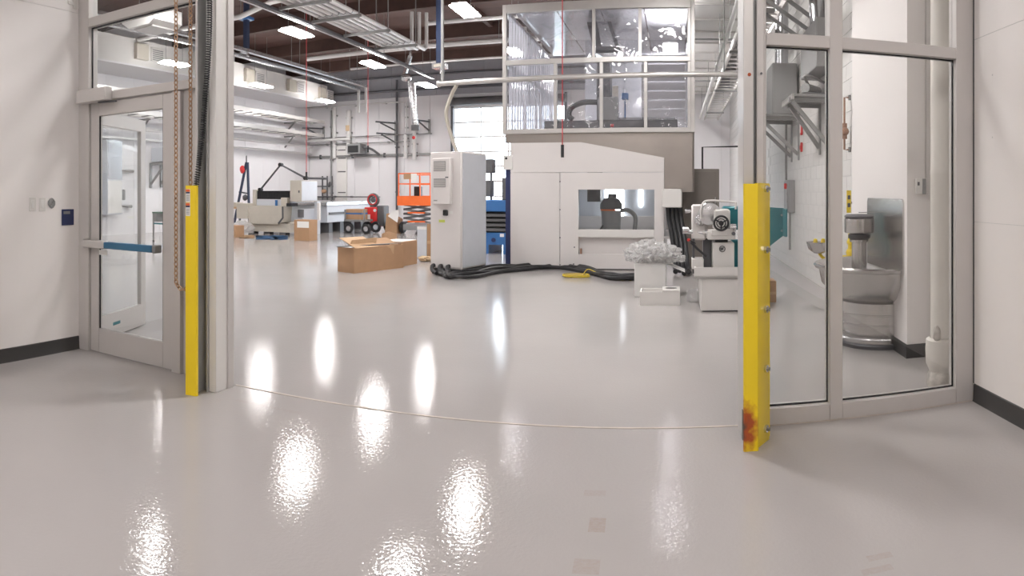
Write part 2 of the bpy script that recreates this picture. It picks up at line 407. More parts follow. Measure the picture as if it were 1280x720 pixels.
# ------------------------------------------------------------------ left glazing with the door
f = struct('window_1', (XL,YF,0), False, 'grey aluminium frame with transom glass over the door')
Y0, Y1, YG = YF, YF+.11, YF+.05
def al(name, x0,x1,z0,z1, root, y0=Y0, y1=Y1, m='alu', bv=.003): return B(root).box(x0,x1,y0,y1,z0,z1,bv).build(name, M[m])
al('jamb', XL,-4.305,0,3.6,f); al('mullion', -3.345,-3.255,0,2.18,f); al('jamb', -2.93,-2.86,0,3.6,f)
al('head', -4.305,-2.93,2.185,2.255,f, Y0-.012); al('transom', -4.305,-2.93,2.85,2.93,f); al('top_rail', -4.305,-2.93,3.53,3.6,f)
al('infill_panel', -3.255,-2.93,0,2.185,f, Y0+.035, Y0+.06)
al('pane', -4.305,-2.93,2.255,2.85,f,YG,YG+.008,'glass',0); al('pane', -4.305,-2.93,2.93,3.53,f,YG,YG+.008,'glass',0)
al('glazing_bead', -4.305,-2.93,2.838,2.85,f,YG-.012,YG,'blackgloss',0); al('glazing_bead', -4.305,-4.297,2.255,2.85,f,YG-.012,YG,'blackgloss',0)
d = struct('door_1', (-4.3,YF,0), False, 'glazed aluminium door with a blue touch bar')
DY0, DY1 = YF+.02, YF+.065
al('stile', -4.30,-4.195,.01,2.175,d,DY0,DY1); al('stile', -3.452,-3.35,.01,2.175,d,DY0,DY1)
al('top_rail', -4.195,-3.452,2.06,2.175,d,DY0,DY1); al('bottom_rail', -4.195,-3.452,.01,.215,d,DY0,DY1)
al('pane', -4.195,-3.452,.215,2.06,d,DY0+.02,DY0+.027,'glass',0)
for x in (-4.195,-3.46): al('glazing_bead', x,x+.008,.215,2.06,d,DY0+.008,DY0+.02,'blackgloss',0)
al('glazing_bead', -4.195,-3.452,.207,.215,d,DY0+.008,DY0+.02,'blackgloss',0); al('glazing_bead', -4.195,-3.452,2.06,2.068,d,DY0+.008,DY0+.02,'blackgloss',0)
pb = B(d).box(-4.33,-4.05,DY0-.075,DY0-.02,.915,.985,.008).box(-4.30,-4.24,DY0-.03,DY0,.92,.98).build('push_bar', M['alu2'])
B(d).box(-4.05,-3.50,DY0-.085,DY0-.025,.922,.978,.006).build('touch_pad', M['pad'], pb)
B(d).box(-3.50,-3.46,DY0-.08,DY0-.0,.918,.982,.006).build('end_cap', M['grey'], pb)
B(d).box(-4.16,-4.06,DY0-.03,DY0-.028+.001,.86,.90).build('tag', M['paper'], pb)
cl = B(d).box(-4.36,-3.99,YF-.10,YF-.012,2.172,2.285,.006).build('operator_box', M['alu'])
B(d).bar((-4.12,YF-.05,2.165),(-3.93,YF-.03,2.16),.022,.012).build('closer_arm', M['dsteel'], cl)
# open door leaf standing in the hall behind it
import math as _m
lf = struct('door_3', (-4.50,4.12,0), False, 'open glazed door leaf standing in the hall')
L0 = Vector((-4.50,4.12,0)); dd = Vector((-.27,.97,0)).normalized(); nn = Vector((dd.y,-dd.x,0))
def leaf(name, s0,s1,z0,z1,m='alu',t=.045):
    q = B(lf); p = []
    for z in (z0,z1):
        for s,k in ((s0,-1),(s1,-1),(s1,1),(s0,1)): p.append(L0+dd*s+nn*k*t/2+Vector((0,0,z)))
    q.add(p, [(3,2,1,0),(4,5,6,7),(0,1,5,4),(1,2,6,5),(2,3,7,6),(3,0,4,7)]); return q.build(name, M[m])
leaf('stile',0,.10,.01,2.15); leaf('stile',.88,.98,.01,2.15); leaf('top_rail',.10,.88,2.03,2.15); leaf('bottom_rail',.10,.88,.01,.23)
leaf('pane',.10,.88,.23,2.03,'glass',.008); leaf('maker_plate',.30,.44,.11,.14,'teal',.05)
# ------------------------------------------------------------------ right glazing
f = struct('window_2', (.70,YF,0), False, 'grey aluminium frame with two tall fixed panes')
al('jamb', .70,.752,0,3.6,f); al('mullion', 1.150,1.232,0,3.6,f); al('jamb', 2.02,2.149,0,3.6,f)
al('sill', .752,1.150,0,.098,f); al('sill', 1.232,2.02,0,.098,f)
al('transom', .752,1.150,2.283,2.357,f); al('transom', 1.232,2.02,2.283,2.357,f); al('top_rail', .752,2.02,3.53,3.6,f)
for x0,x1 in ((.752,1.150),(1.232,2.02)):
    al('pane', x0,x1,.098,2.283,f,YG+.01,YG+.018,'glassr',0); al('pane', x0,x1,2.357,3.53,f,YG+.01,YG+.018,'glassr',0)
    al('glazing_bead', x0,x1,.098,.106,f,YG-.004,YG+.01,'blackgloss',0); al('glazing_bead', x0,x1,2.275,2.283,f,YG-.004,YG+.01,'blackgloss',0)
    al('glazing_bead', x0,x0+.007,.098,2.283,f,YG-.004,YG+.01,'blackgloss',0); al('glazing_bead', x1-.007,x1,.098,2.283,f,YG-.004,YG+.01,'blackgloss',0)
smesh('trim_1', B().box(XR-.003,XR-.0005,YF-.012,YF,.115,3.6), M['cove'], False, 'dark sealant joint beside the frame')
# ------------------------------------------------------------------ glazed overhead door on the far wall
d = struct('door_2', (du0,VB,0), True, 'glazed sectional overhead door full of daylight')
nr, nc = 8, 4; hh = dz1/nr; ww = (du1-du0)/nc
for i in range(nr+1): B(d).box(du0,du1,VB+.06,VB+.11,max(0,i*hh-.035),min(dz1,i*hh+.035)).build('rail', M['alu2'])
for j in range(nc+1): B(d).box(du0+j*ww-.03,du0+j*ww+.03,VB+.055,VB+.115,0,dz1).build('stile', M['alu2'])
src = None
for i in range(nr):
    for j in range(nc):
        if src is None: src = B(d).box(du0+.03,du0+ww-.03,VB+.08,VB+.088,.035,hh-.035).build('pane', M['glass'])
        else: share(src, 'pane', d, (j*ww,0,i*hh))
for s in (du0-.05,du1+.05): B(d).box(s-.05,s+.05,VB-.08,VB-.02,0,5.4).build('track', M['dsteel'])
B(d).cyl((du0-.1,VB-.22,5.15),(du1+.1,VB-.22,5.15),.17,14).build('drum', M['dgrey'])
# ------------------------------------------------------------------ lamps
def lamp(label, u, v):
    t = thing('ceiling_light', label, 'ceiling light', (u,v,LAMP_Z), True, 'high bay lamps of the hall')
    B(t).box(u-.16,u+.16,v-.44,v+.44,LAMP_Z+.03,LAMP_Z+.09,.02).build('housing', M['white'])
    B(t).box(u-.19,u+.19,v-.48,v+.48,LAMP_Z,LAMP_Z+.03,.01).build('diffuser', M['diffuser'])
    for s in (-.35,.35): B(t).cyl((u,v+s,LAMP_Z+.09),(u,v+s,ZC-.01),.006,6).build('hanger', M['steel'])
    return t
L = lamp('lit hall lamp above and left of the plastic-film booth, nearest to it', -4.25, 12.8)
for u, v, lb in ((-8.4,12.9,'large lit hall lamp over the thin red cord, left of the pipe rack'),
    (-8.55,17.2,'lit hall lamp just under the far end of the pipe rack'),
    (-8.5,21.3,'small lit hall lamp beside the silver spiral duct'),
    (-13.2,13.8,'lit hall lamp seen through the glass over the door'),
    (-13.6,18.6,'lit hall lamp before the white soffit, by the door post'),
    (-13.7,23.2,'lit hall lamp before the far end of the white soffit'),
    (-.15,12.8,'lit hall lamp above the plastic-film booth'),
    (-.15,17.0,'lit hall lamp behind the plastic-film booth'),
    (-.15,21.2,'farthest lit hall lamp in line with the plastic-film booth'),
    (-4.25,17.0,'lit hall lamp hidden by the left film panes of the booth'),
    (-4.25,21.2,'lit hall lamp before the glazed overhead door'),
    (-4.45,9.9,'hall lamp overhead, just above the top edge of the picture'),
    (-8.5,8.6,'hall lamp overhead near the partition, left of the opening'),
    (-13.0,8.8,'hall lamp overhead near the partition, by the left wall'),
    (-1.5,5.9,'added unseen hall lamp behind the partition, brightening the front floor'),  # unseen lamp added to brighten the right front hall floor
    (-.15,8.4,'hall lamp overhead near the partition, in front of the booth')):
    dup(L, (u+4.25, v-12.8, 0), lb)
def roomlamp(x, y, lb):
    t = thing('ceiling_panel_light', lb, 'ceiling light', (x,y,3.64), False, 'panel lamps of the near room')
    B(t).box(x-.62,x+.62,y-.32,y+.32,3.66,3.70,.005).build('frame', M['white'])
    B(t).box(x-.58,x+.58,y-.28,y+.28,3.645,3.66).build('diffuser', M['panel_lamp'])
for x, y, lb in ((-2.9,1.6,'lit ceiling panel of the near room, front left'),(.6,1.6,'lit ceiling panel of the near room, front right'),
                 (-2.9,-1.4,'lit ceiling panel of the near room, rear left'),(.6,-1.4,'lit ceiling panel of the near room, rear right')): roomlamp(x,y,lb)
# ------------------------------------------------------------------ roll-up door hardware at the opening
t = thing('door_guide', 'white steel post with zinc track beside the left yellow guard', 'door guide', (-2.79,3.74,0), False)
B(t).box(-2.815,-2.752,3.66,3.84,0,3.58,.004).build('post', M['white'])
tr = B(t).box(-2.875,-2.815,3.70,3.73,0,3.58).box(-2.875,-2.867,3.60,3.70,0,3.58).box(-2.823,-2.815,3.64,3.70,0,3.58).build('track', M['zinc'])
for z in (.06,.42,.80,1.36,1.75,2.1,2.45): B(t).cyl((-2.845,3.69,z),(-2.845,3.675,z),.011,6).build('bolt', M['dsteel'], tr)
B(t).box(-2.752,-2.742,3.79,3.86,0,3.58).build('edge_seal', M['alu'])
t = thing('door_guide', 'white steel post with track beside the rusty yellow guard', 'door guide', (.61,3.74,0), False)
B(t).box(.575,.632,3.62,3.84,0,3.58,.004).build('post', M['alu2'])
tr = B(t).box(.632,.655,3.70,3.78,0,3.58).build('track', M['steel'])
B(t).box(.655,.70,3.66,3.87,0,3.58,.004).build('post', M['alu'])
B(t).cyl((.607,3.62,2.055),(.607,3.612,2.055),.010,8).build('bolt', M['rust'])
B(t).cyl((.682,3.66,2.07),(.682,3.652,2.07),.007,8).build('bolt', M['dsteel'])
GH = 1.445
t = thing('column_guard', 'clean yellow steel guard with warning stickers at left of opening', 'guard', (-2.85,3.54,0), False, 'yellow door track guards')
B(t).prism([(-2.895,3.50),(-2.815,3.515),(-2.812,3.535),(-2.86,3.55),(-2.94,3.70),(-2.965,3.69),(-2.91,3.525)],'z',.0,GH).build('channel', M['yellow'])
for z0, z1 in ((1.335,1.43),(1.235,1.325)):
    s = B(t).add([(-2.894,3.4985,z0),(-2.857,3.5055,z0),(-2.857,3.5055,z1),(-2.894,3.4985,z1)],[(0,1,2,3)]); 
def sticker(z0, z1, m, root, pad=.0, y=-.0015):
    b = B(root); x0, x1 = -2.893+pad, -2.858-pad
    fy = lambda x: 3.50+(x+2.895)/.08*.015+y
    b.add([(x0,fy(x0),z0),(x1,fy(x1),z0),(x1,fy(x1),z1),(x0,fy(x0),z1)],[(0,1,2,3)]); return b.build('sticker', M[m])
for z in (1.235,1.33):
    sticker(z, z+.09, 'paper', t); sticker(z+.072, z+.088, 'orange', t, .002, -.003); sticker(z+.060, z+.071, 'navy', t, .002, -.003)
    for k in range(4): sticker(z+.012+k*.011, z+.016+k*.011, 'grey', t, .005, -.003)
t = thing('column_guard', 'scraped rusty yellow steel guard with bolts at right of opening', 'guard', (.62,3.55,0), False, 'yellow door track guards')
def guardmat():
    m = mat('scraped_safety_yellow', (.86,.62,.012), .38, coat=.15); nt = m.node_tree; p = nt.nodes['Principled BSDF']; tc = [n for n in nt.nodes if n.type=='TEX_COORD'][0]
    sp = nt.nodes.new('ShaderNodeSeparateXYZ'); nt.links.new(tc.outputs['Object'], sp.inputs[0])
    ns = nt.nodes.new('ShaderNodeTexNoise'); ns.inputs['Scale'].default_value = 17; ns.inputs['Detail'].default_value = 7; nt.links.new(tc.outputs['Object'], ns.inputs['Vector'])
    def mth(op,a,b):
        n = nt.nodes.new('ShaderNodeMath'); n.operation = op
        for i,s in enumerate((a,b)):
            if isinstance(s,(int,float)): n.inputs[i].default_value = s
            else: nt.links.new(s,n.inputs[i])
        return n.outputs[0]
    dx = mth('DIVIDE', mth('SUBTRACT', sp.outputs[0], -.062), .070); dz = mth('DIVIDE', mth('SUBTRACT', sp.outputs[2], .135), .125)
    r = mth('SQRT', mth('ADD', mth('MULTIPLY',dx,dx), mth('MULTIPLY',dz,dz)), 0)
    e = mth('ADD', r, mth('MULTIPLY', mth('SUBTRACT', ns.outputs['Fac'], .5), 1.9))
    def ramp(lo, hi):
        n = nt.nodes.new('ShaderNodeMapRange'); n.inputs[1].default_value=lo; n.inputs[2].default_value=hi; n.inputs[3].default_value=1; n.inputs[4].default_value=0; nt.links.new(e,n.inputs[0]); return n.outputs[0]
    a = nt.nodes.new('ShaderNodeMix'); a.data_type='RGBA'; nt.links.new(ramp(.60,1.25), a.inputs[0]); a.inputs[6].default_value=(.90,.66,.012,1); a.inputs[7].default_value=(.42,.075,.012,1)
    c = nt.nodes.new('ShaderNodeMix'); c.data_type='RGBA'; nt.links.new(ramp(-.05,.45), c.inputs[0]); nt.links.new(a.outputs[2], c.inputs[6]); c.inputs[7].default_value=(.09,.05,.035,1)
    nt.links.new(c.outputs[2], p.inputs['Base Color']); return m
M['guard'] = guardmat()
B(t).prism([(.555,3.505),(.562,3.497),(.632,3.497),(.64,3.507),(.64,3.535),(.62,3.545),(.562,3.545)],'z',0,GH).build('front_plate', M['guard'])
B(t).box(.551,.556,3.503,3.53,.06,.22).build('bare_edge', M['bare'])
sd = B(t).prism([(.625,3.548),(.641,3.535),(.728,3.655),(.728,3.69),(.690,3.69)],'z',0,GH+.004).build('side_plate', M['yellow'])
nd = Vector((.12,-.087,0)).normalized()
for py in (236,312,386,460,535):
    p = Vector((.697,3.612,wz(957,py,3.62))); B(t).cyl(p,p+nd*.014,.022,6).build('bolt', M['silver'], sd); 
    p2 = p+nd*.014; B(t).cyl(p2,p2+nd*.014,.011,8).build('bolt_tip', M['steel'], sd)
B(t).box(.702,.74,3.70,3.80,0,GH).build('rear_plate', M['yellow'])
# hand chain, coil cord, conduit
t = thing('hand_chain', 'brass-brown hoist chain loop hanging before the grey panel', 'chain', (-3.12,3.76,.66), False)
b = B(t); xa, xb, yy = wx(221,3.76), wx(237,3.74), 3.75
def link(p, d, flip):
    d = Vector(d).normalized(); a = Vector((0,1,0)) if flip else d.cross(Vector((0,1,0))).normalized()
    b.tube([Vector(p)+d*cos(2*pi*k/8)*.021+a*sin(2*pi*k/8)*.015 for k in range(8)], .006, 4, closed=True)
pth = [(xa,yy,3.58)]; 
n = 0; z = 3.58
while z > .74: link((xa,yy,z),(0,0,1),n%2); link((xb,yy,z),(0,0,1),n%2); z -= .034; n += 1
cx, rr = (xa+xb)/2, (xb-xa)/2
for k in range(7): a = pi*(k+.5)/7; link((cx-rr*cos(a),yy,.74-rr*sin(a)*.9),(sin(a),0,-cos(a)),k%2)
b.build('chain_links', M['chain'])
t = thing('coil_cord', 'black coiled cord running down to the left yellow guard', 'cord', (-2.88,3.62,1.44), False)
pts = [(-2.80,3.60,3.55),(wx(262,3.6),3.6,2.6),(wx(255,3.6),3.6,1.95),(wx(249,3.6),3.6,1.62),(-2.885,3.6,1.42)]
b = B(t); sp = spline(pts, 40); hp = []
i = 0
for p, q in zip(sp[:-1], sp[1:]):
    nst = max(1, round((q-p).length/.0024))
    for k in range(nst): hp.append(p.lerp(q, k/nst)+Vector((cos(i*.9)*.017, sin(i*.9)*.017, 0))); i += 1

b.tube(hp, .0050, 4).build('coil', M['black'])
B(t).tube([(-2.885,3.6,1.44),(-2.88,3.585,1.36)], .012, 8).build('plug', M['blackgloss'])
t = thing('conduit', 'slim grey conduit beside the black coiled cord', 'conduit', (-2.92,3.68,1.45), False)
xc_ = wx(247,3.68); B(t).cyl((xc_,3.68,1.5),(xc_,3.68,3.70),.016,10).build('tube', M['alu'])
for z in (1.9,2.5): B(t).box(xc_-.028,xc_+.028,3.69,3.70,z,z+.03).build('clamp', M['steel'])
# ------------------------------------------------------------------ on the near left wall
def onwall(name, label, cat, y0, y1, z0, z1, m, t=.008, bv=.003):
    r = thing(name, label, cat, (XL,(y0+y1)/2,z0), False); B(r).box(XL,XL+t,y0,y1,z0,z1,bv).build('plate', M[m]); return r
def wy(px): return XL/tan(az(px))
r = onwall('light_switch', 'white switch plate farthest from the blue sign', 'light switch', 3.314,3.388,wz(41,264,3.35),wz(41,246.5,3.35),'white')
zc = wz(41,255,3.35); B(r).box(XL+.008,XL+.013,3.334,3.368,zc-.034,zc+.034,.002).build('rocker', M['paper'])
r = onwall('light_switch', 'blank white switch plate next to the round grey knob', 'light switch', wy(48.3),wy(56.5),wz(52,264,3.47),wz(52,247,3.47),'white')
B(r).box(XL+.008,XL+.012,wy(48.3)+.02,wy(56.5)-.02,zc-.034,zc+.034,.002).build('rocker', M['paper'])
t = thing('wall_box', 'small open grey wall box with wires near the blue sign', 'wall box', (XL,3.56,wz(64,254,3.56)), False)
zc = wz(64,254,3.56); yc = wy(64)
B(t).prism([(yc+.038*cos(a)*(1 if abs(sin(a))<.8 else .8), zc+.046*sin(a)) for a in [2*pi*k/10+.3 for k in range(10)]],'x',XL,XL+.012).build('box', M['grey'])
for k in range(3): B(t).torus((XL+.014,yc-.012+.012*k,zc-.012+.014*k),.012,.004,'x',10,5).build('wire', M['steel'])
t = thing('room_sign', 'navy blue room sign with a pale strip beside the frame', 'sign', (XL,3.74,wz(84,282,3.74)), False)
s0, s1, z0, z1 = wy(76.8), wy(91.8), wz(84,281.5,3.74), wz(84,261.5,3.74)
B(t).box(XL,XL+.007,s0,s1,z0,z1,.002).build('plate', M['navy'])
B(t).box(XL+.007,XL+.009,s0+.018,s0+.092,z1-.042,z1-.017).build('name_strip', M['steel'])
t = thing('wall_bracket', 'small white metal bracket high on the left wall', 'bracket', (XL,3.80,3.03), False)
B(t).box(XL,XL+.012,3.80,3.845,3.03,3.30).build('plate', M['white']); 
for z in (3.06,3.14): B(t).box(XL,XL+.012,3.745,3.80,z,z+.025).build('tab', M['white'])
# ------------------------------------------------------------------ right side behind the glass
PX, PY = 2.13, 4.30
t = thing('insulated_pipe', 'thick white wrapped drain pipe standing by the right frame', 'pipe', (PX,PY,0), False)
B(t).lathe([(.0,.0),(.115,.0),(.112,.07),(.095,.10)],(PX,PY,0),24).build('taped_foot', M['tape'])
B(t).lathe([(.095,.10),(.122,.16),(.126,.26),(.120,.33),(.094,.345)],(PX,PY,0),24).build('coupling', M['pvc'])
B(t).lathe([(.088,.34),(.088,1.52),(.0895,1.525),(.0895,1.56),(.088,1.565),(.088,ZC-.1)],(PX,PY,0),24).build('wrap', M['pvc'])
p = Vector((PX-.075,PY-.062,.385)); B(t).blob(p,(.03,.028,.062),2,.15,4,3).build('cleanout', M['tape'])
t = thing('thermostat', 'small white thermostat on the grey shaded furring face', 'thermostat', (2.02,5.2,1.39))
u0,u1 = hu(1145,5.17), hu(1153,5.17); z0,z1 = hz(1150,243,5.17), hz(1150,223,5.17)
B(t).box(u0,u1,5.165,5.2,z0,z1,.004).build('cover', M['white']); B(t).box(u1,u1+.035,5.17,5.2,z0+.002,z1-.002,.003).build('base', M['grey'])
B(t).box(u0+.012,u0+.03,5.162,5.166,z1-.06,z1-.03).build('display', M['dgrey'])
B(t).cyl((u1+.04,5.195,z1),(u1+.04,5.195,3.4),.006,6).build('cable', M['alu'])
# wash fountain: half-round against the furring
FU, FV = UFR, 5.93
t = thing('wash_fountain', 'half-round stainless wash fountain with sprayhead and tall backsplash', 'wash fountain', (FU-.25,FV,0))
H0, H1 = pi/2, 3*pi/2
bs = B(t).prism([(FV-.66,.69),(FV+.40,.69),(FV+.40,1.31),(FV+.37,1.34),(FV-.63,1.34),(FV-.66,1.31)],'x',FU-.014,FU).build('backsplash', M['stain'])
B(t).lathe([(.30,.36),(.36,.40),(.47,.46),(.56,.56),(.585,.69),(.62,.70),(.635,.725),(.62,.74),(.58,.735),(.56,.69),(.52,.58),(.42,.50),(.30,.44),(.10,.42),(.0,.42)],(FU,FV,0),36,H0,H1).build('bowl', M['stain'])
B(t).lathe([(.0,.04),(.40,.04),(.40,.20),(.404,.203),(.404,.212),(.40,.215),(.40,.29),(.404,.293),(.404,.302),(.40,.305),(.40,.40),(.30,.42),(0,.42)],(FU,FV,0),36,H0,H1).build('pedestal', M['stain'])
B(t).lathe([(.0,.0),(.42,.0),(.425,.03),(.41,.045),(.0,.045)],(FU,FV,0),36,H0,H1).build('foot', M['dsteel'])
B(t).tube(arc((FU,FV,.10),.47,H0+.12,H1-.12,28,'xy'),.014,8).build('foot_rail', M['silver'])
SU = FU-.21
col = B(t).lathe([(.075,.42),(.07,.80),(.072,.93),(.09,.935),(.09,.955),(.0,.956)],(SU,FV,0),24).build('column', M['stain'])
hd = B(t).lathe([(.08,.955),(.105,.97),(.105,1.00),(.08,1.02),(.0,1.02)],(SU,FV,0),24).build('spray_ring', M['black'], t)
B(t).lathe([(.0,1.02),(.135,1.02),(.14,1.03),(.14,1.15),(.125,1.165),(.0,1.165)],(SU,FV,0),28).build('spray_head', M['stain'])
B(t).lathe([(.0,1.165),(.14,1.165),(.142,1.175),(.12,1.19),(.0,1.195)],(SU,FV,0),28).build('cap', M['dsteel'])
B(t).box(SU,FU-.012,FV-.02,FV+.02,1.205,1.212).build('tie_strap', M['silver'])
# eyewash
EV, EZ = 7.35, .80
eu = hu(1024,EV)
t = thing('eyewash_station', 'stainless eyewash bowl on a yellow wall valve', 'eyewash', (UR,EV,.7))
B(t).lathe([(.0,EZ-.09),(.06,EZ-.085),(.12,EZ-.04),(.145,EZ+.03),(.15,EZ+.03),(.125,EZ-.05),(.06,EZ-.098),(0,EZ-.10)],(eu,EV,0),24).build('bowl', M['stain'])
for s in (-.045,.045): B(t).lathe([(.0,EZ+.07),(.022,EZ+.06),(.026,EZ+.03),(.012,EZ-.06),(0,EZ-.06)],(eu+s,EV,0),12).build('nozzle', M['yellow'])
B(t).tube(spline([(eu,EV,EZ-.1),(eu+.06,EV,EZ-.16),(eu+.2,EV,EZ-.15),(UR-.1,EV,EZ-.15),(UR,EV,EZ-.15)]),.018,8).build('arm', M['yellow'])
vb = B(t).cyl((UR-.12,EV,EZ-.22),(UR-.12,EV,EZ+.12),.035,12).blob((UR-.12,EV,EZ-.1),(.06,.06,.06),2,.05).blob((UR-.12,EV,EZ+.02),(.05,.05,.045),2,.05).build('valve', M['yellow'])
B(t).tube([(UR-.12,EV,EZ+.12),(UR-.12,EV,EZ+.30),(UR-.02,EV,EZ+.30)],.014,8).build('supply_pipe', M['copper'])
t = thing('safety_tag', 'narrow yellow safety sign above the eyewash valve', 'sign', (UR-.1,EV,1.15))
u0, u1 = hu(1059,EV), hu(1064.5,EV); z0, z1 = hz(1062,266,EV), hz(1062,238,EV)
B(t).box(u0,u1,EV+.02,EV+.03,z0,z1).build('plate', M['yellow'])
for k in (.25,.6): B(t).box(u0+.01,u1-.01,EV+.017,EV+.02,z0+(z1-z0)*k,z0+(z1-z0)*(k+.18)).build('pictogram', M['dgrey'])
B(t).box(u1-.004,UR,EV+.021,EV+.029,z0+.1,z0+.13).build('mount', M['steel'])
t = thing('mixing_valve', 'copper pipework with valve high on the block wall', 'pipework', (2.0,EV+.5,1.85))
V2 = EV+.45; ua, ub = hu(1055.5,V2), hu(1062,V2); z0, z1 = hz(1058,187,V2), hz(1058,122,V2)
B(t).tube([(ub,V2,z0),(ua,V2,z0),(ua,V2,z1),(ub,V2,z1)],.013,8).build('pipe', M['copper'])
B(t).cyl((ua,V2,z0+.13),(ua,V2,z0+.32),.035,12).blob((ua,V2-.02,z0+.22),(.055,.05,.055),2,.05).build('valve_body', M['copper'])
for z in (z0,z1): B(t).cyl((ub,V2,z-.03),(ub,V2,z+.03),.02,8).build('union', M['steel'])
t = thing('disconnect_box', 'grey electrical disconnect with red handle on block wall', 'electrical box', (2.03,11.8,1.0))
va, vc = 11.6, 12.0; u0 = hu(985,va)
z0, z1 = hz(990,266,va), hz(990,225,va)
B(t).box(u0,UR,va,vc,z0,z1,.008).build('body', M['grey']); B(t).box(u0-.012,u0,va+.02,vc-.02,z0+.02,z1-.02,.004).build('cover', M['grey'])
B(t).box(u0-.06,u0-.012,va+.05,va+.09,z1-.16,z1-.06,.008).build('handle', M['red'])
for k in range(4): B(t).box(u0-.02,u0-.01,va+.005,va+.02,z0+.05+k*.14,z0+.09+k*.14).build('latch', M['steel'])
B(t).cyl((UR-.06,12.2,z1-.1),(UR-.06,12.2,4.2),.022,8).build('conduit', M['steel'])
B(t).cyl((UR-.06,11.8,.35),(UR-.06,11.8,z0),.022,8).build('conduit', M['steel'])
for py0, py1, w_, lb in ((152,169,.10,'upper red fire alarm strobe on the block wall'),(178,190,.075,'lower red fire alarm pull station on block wall')):
    v = 10.9; z0, z1 = hz(1003,py1,v), hz(1003,py0,v); uu = hu(1000.5,v)
    t = thing('fire_alarm', lb, 'fire alarm', (UR-.04,v,z0)); B(t).box(uu,UR,v-w_/2,v+w_/2,z0,z1,.015,2).build('housing', M['red']); B(t).box(uu-.008,uu,v-.03,v+.03,z0+.04,z1-.05).build('lens', M['paper' if py0==152 else 'red'])
def bracket(v, tipu, label, z1=2.70, z0=2.05):
    t = thing('wall_bracket', label, 'bracket', (UR,v,z0))
    B(t).box(tipu,UR,v-.03,v+.03,z1-.06,z1).build('arm', M['steel']); B(t).box(UR-.02,UR,v-.04,v+.04,z0-.1,z1+.05).build('wall_plate', M['steel'])
    B(t).bar((tipu+.05,v,z1-.06),(UR-.02,v,z0),.055,.055).build('brace', M['steel'])
bracket(8.9, hu(986,8.9), 'nearer grey strut bracket on block wall, right of the alarm'); bracket(9.5, hu(986,9.5)-.02, 'second grey strut bracket on block wall, right of the alarm')
bracket(11.2, 1.42, 'nearer grey strut bracket under the tall grey unit'); bracket(11.9, 1.42, 'farther grey strut bracket under the tall grey unit')
def shelf(label, u0, v0, v1, kind):
    t = thing('bracket_platform', label, 'platform', (u0,v0,2.70)); B(t).box(u0,UR-.01,v0,v1,2.70,2.735).build('deck', M['steel']); B(t).box(u0,u0+.03,v0,v1,2.66,2.735).build('edge_rail', M['alu2'])
shelf('grey platform on the nearer pair of strut brackets', 1.56, 8.75, 9.65, 0); shelf('grey platform on the pair of strut brackets below grey unit', 1.38, 11.1, 12.0, 0)
t = thing('air_unit', 'tall dark grey unit on a bracket platform', 'air unit', (1.86,11.5,2.735))
B(t).box(1.64,2.08,11.15,11.85,2.735,3.62,.015).build('body', M['grey']); B(t).box(1.70,2.02,11.142,11.15,2.80,3.55).build('door', M['grey']); B(t).cyl((1.86,11.5,3.62),(1.86,11.5,5.2),.12,14).build('stack', M['hoplight'])
t = thing('pump_unit', 'low grey pump with hose on the nearer bracket platform', 'pump', (1.9,9.2,2.735))
B(t).box(1.74,2.08,8.95,9.45,2.735,2.79,.01).build('base', M['dgrey']); B(t).cyl((1.80,9.05,2.86),(2.04,9.35,2.86),.07,14).build('motor', M['grey']); B(t).tube(spline([(1.86,9.1,2.9),(1.78,9.0,3.02),(1.92,9.0,3.0),(2.08,9.1,2.95)]),.02,8).build('hose', M['steel'])
t = thing('wall_lamp', 'small lit lamp beside the tall grey unit', 'lamp', (1.65,13.6,3.4)); v = 13.6; uu = hu(963,v)
B(t).box(uu-.05,uu+.05,v-.04,v+.04,hz(963,114,v),hz(963,97,v),.03,2).build('lens', M['diffuser']); B(t).bar((uu,v,hz(963,96,v)),(UR,v,hz(963,94,v)),.03,.03).build('arm', M['steel'])
# cable ladder and pipe along the right wall, duct above the booth
t = thing('cable_ladder', 'long pale cable ladder along the right wall', 'cable tray', (1.4,15,4.2)); z = 4.2
for uu in (1.10,1.62): B(t).box(uu-.02,uu+.02,6.5,25.6,z,z+.12).build('rail', M['alu2'])
src = None; k = 0; v = 6.8
while v < 25.4:
    if src is None: src = B(t).box(1.12,1.60,v-.02,v+.02,z+.02,z+.05).build('rung', M['alu2'])
    else: share(src,'rung',t,(0,k*.45,0))
    v += .45; k += 1
for v in (8,13,18,23): B(t).box(1.05,1.67,v-.025,v+.025,z-.05,z).cyl((1.07,v,z-.03),(1.07,v,ZC),.008,6).cyl((1.65,v,z-.03),(1.65,v,ZC),.008,6).build('hanger', M['steel'])
t = thing('overhead_pipe', 'white pipe running beside the right cable ladder', 'pipe', (.93,15,4.24)); B(t).cyl((.93,6.5,4.26),(.93,25.6,4.26),.045,10).build('tube', M['pipe'])
for v in (9,14,19,24): B(t).cyl((.93,v,4.3),(.93,v,ZC),.008,6).build('hanger', M['steel'])
t = thing('air_duct', 'wide white sheet-metal duct above and behind the booth', 'duct', (.9,15,5.15)); b = B(t).box(.35,1.45,8.0,25.5,5.2,5.95); b.build('body', M['white'])
src = None
for k in range(15):
    if src is None: src = B(t).box(.31,1.49,8.6,8.65,5.16,5.99).build('flange', M['alu2'])
    else: share(src,'flange',t,(0,k*1.15,0))
for v in (10,16,22): B(t).cyl((.30,v,5.1),(.30,v,ZC),.008,6).cyl((1.5,v,5.1),(1.5,v,ZC),.008,6).box(.28,1.52,v-.02,v+.02,5.1,5.14).build('hanger', M['steel'])
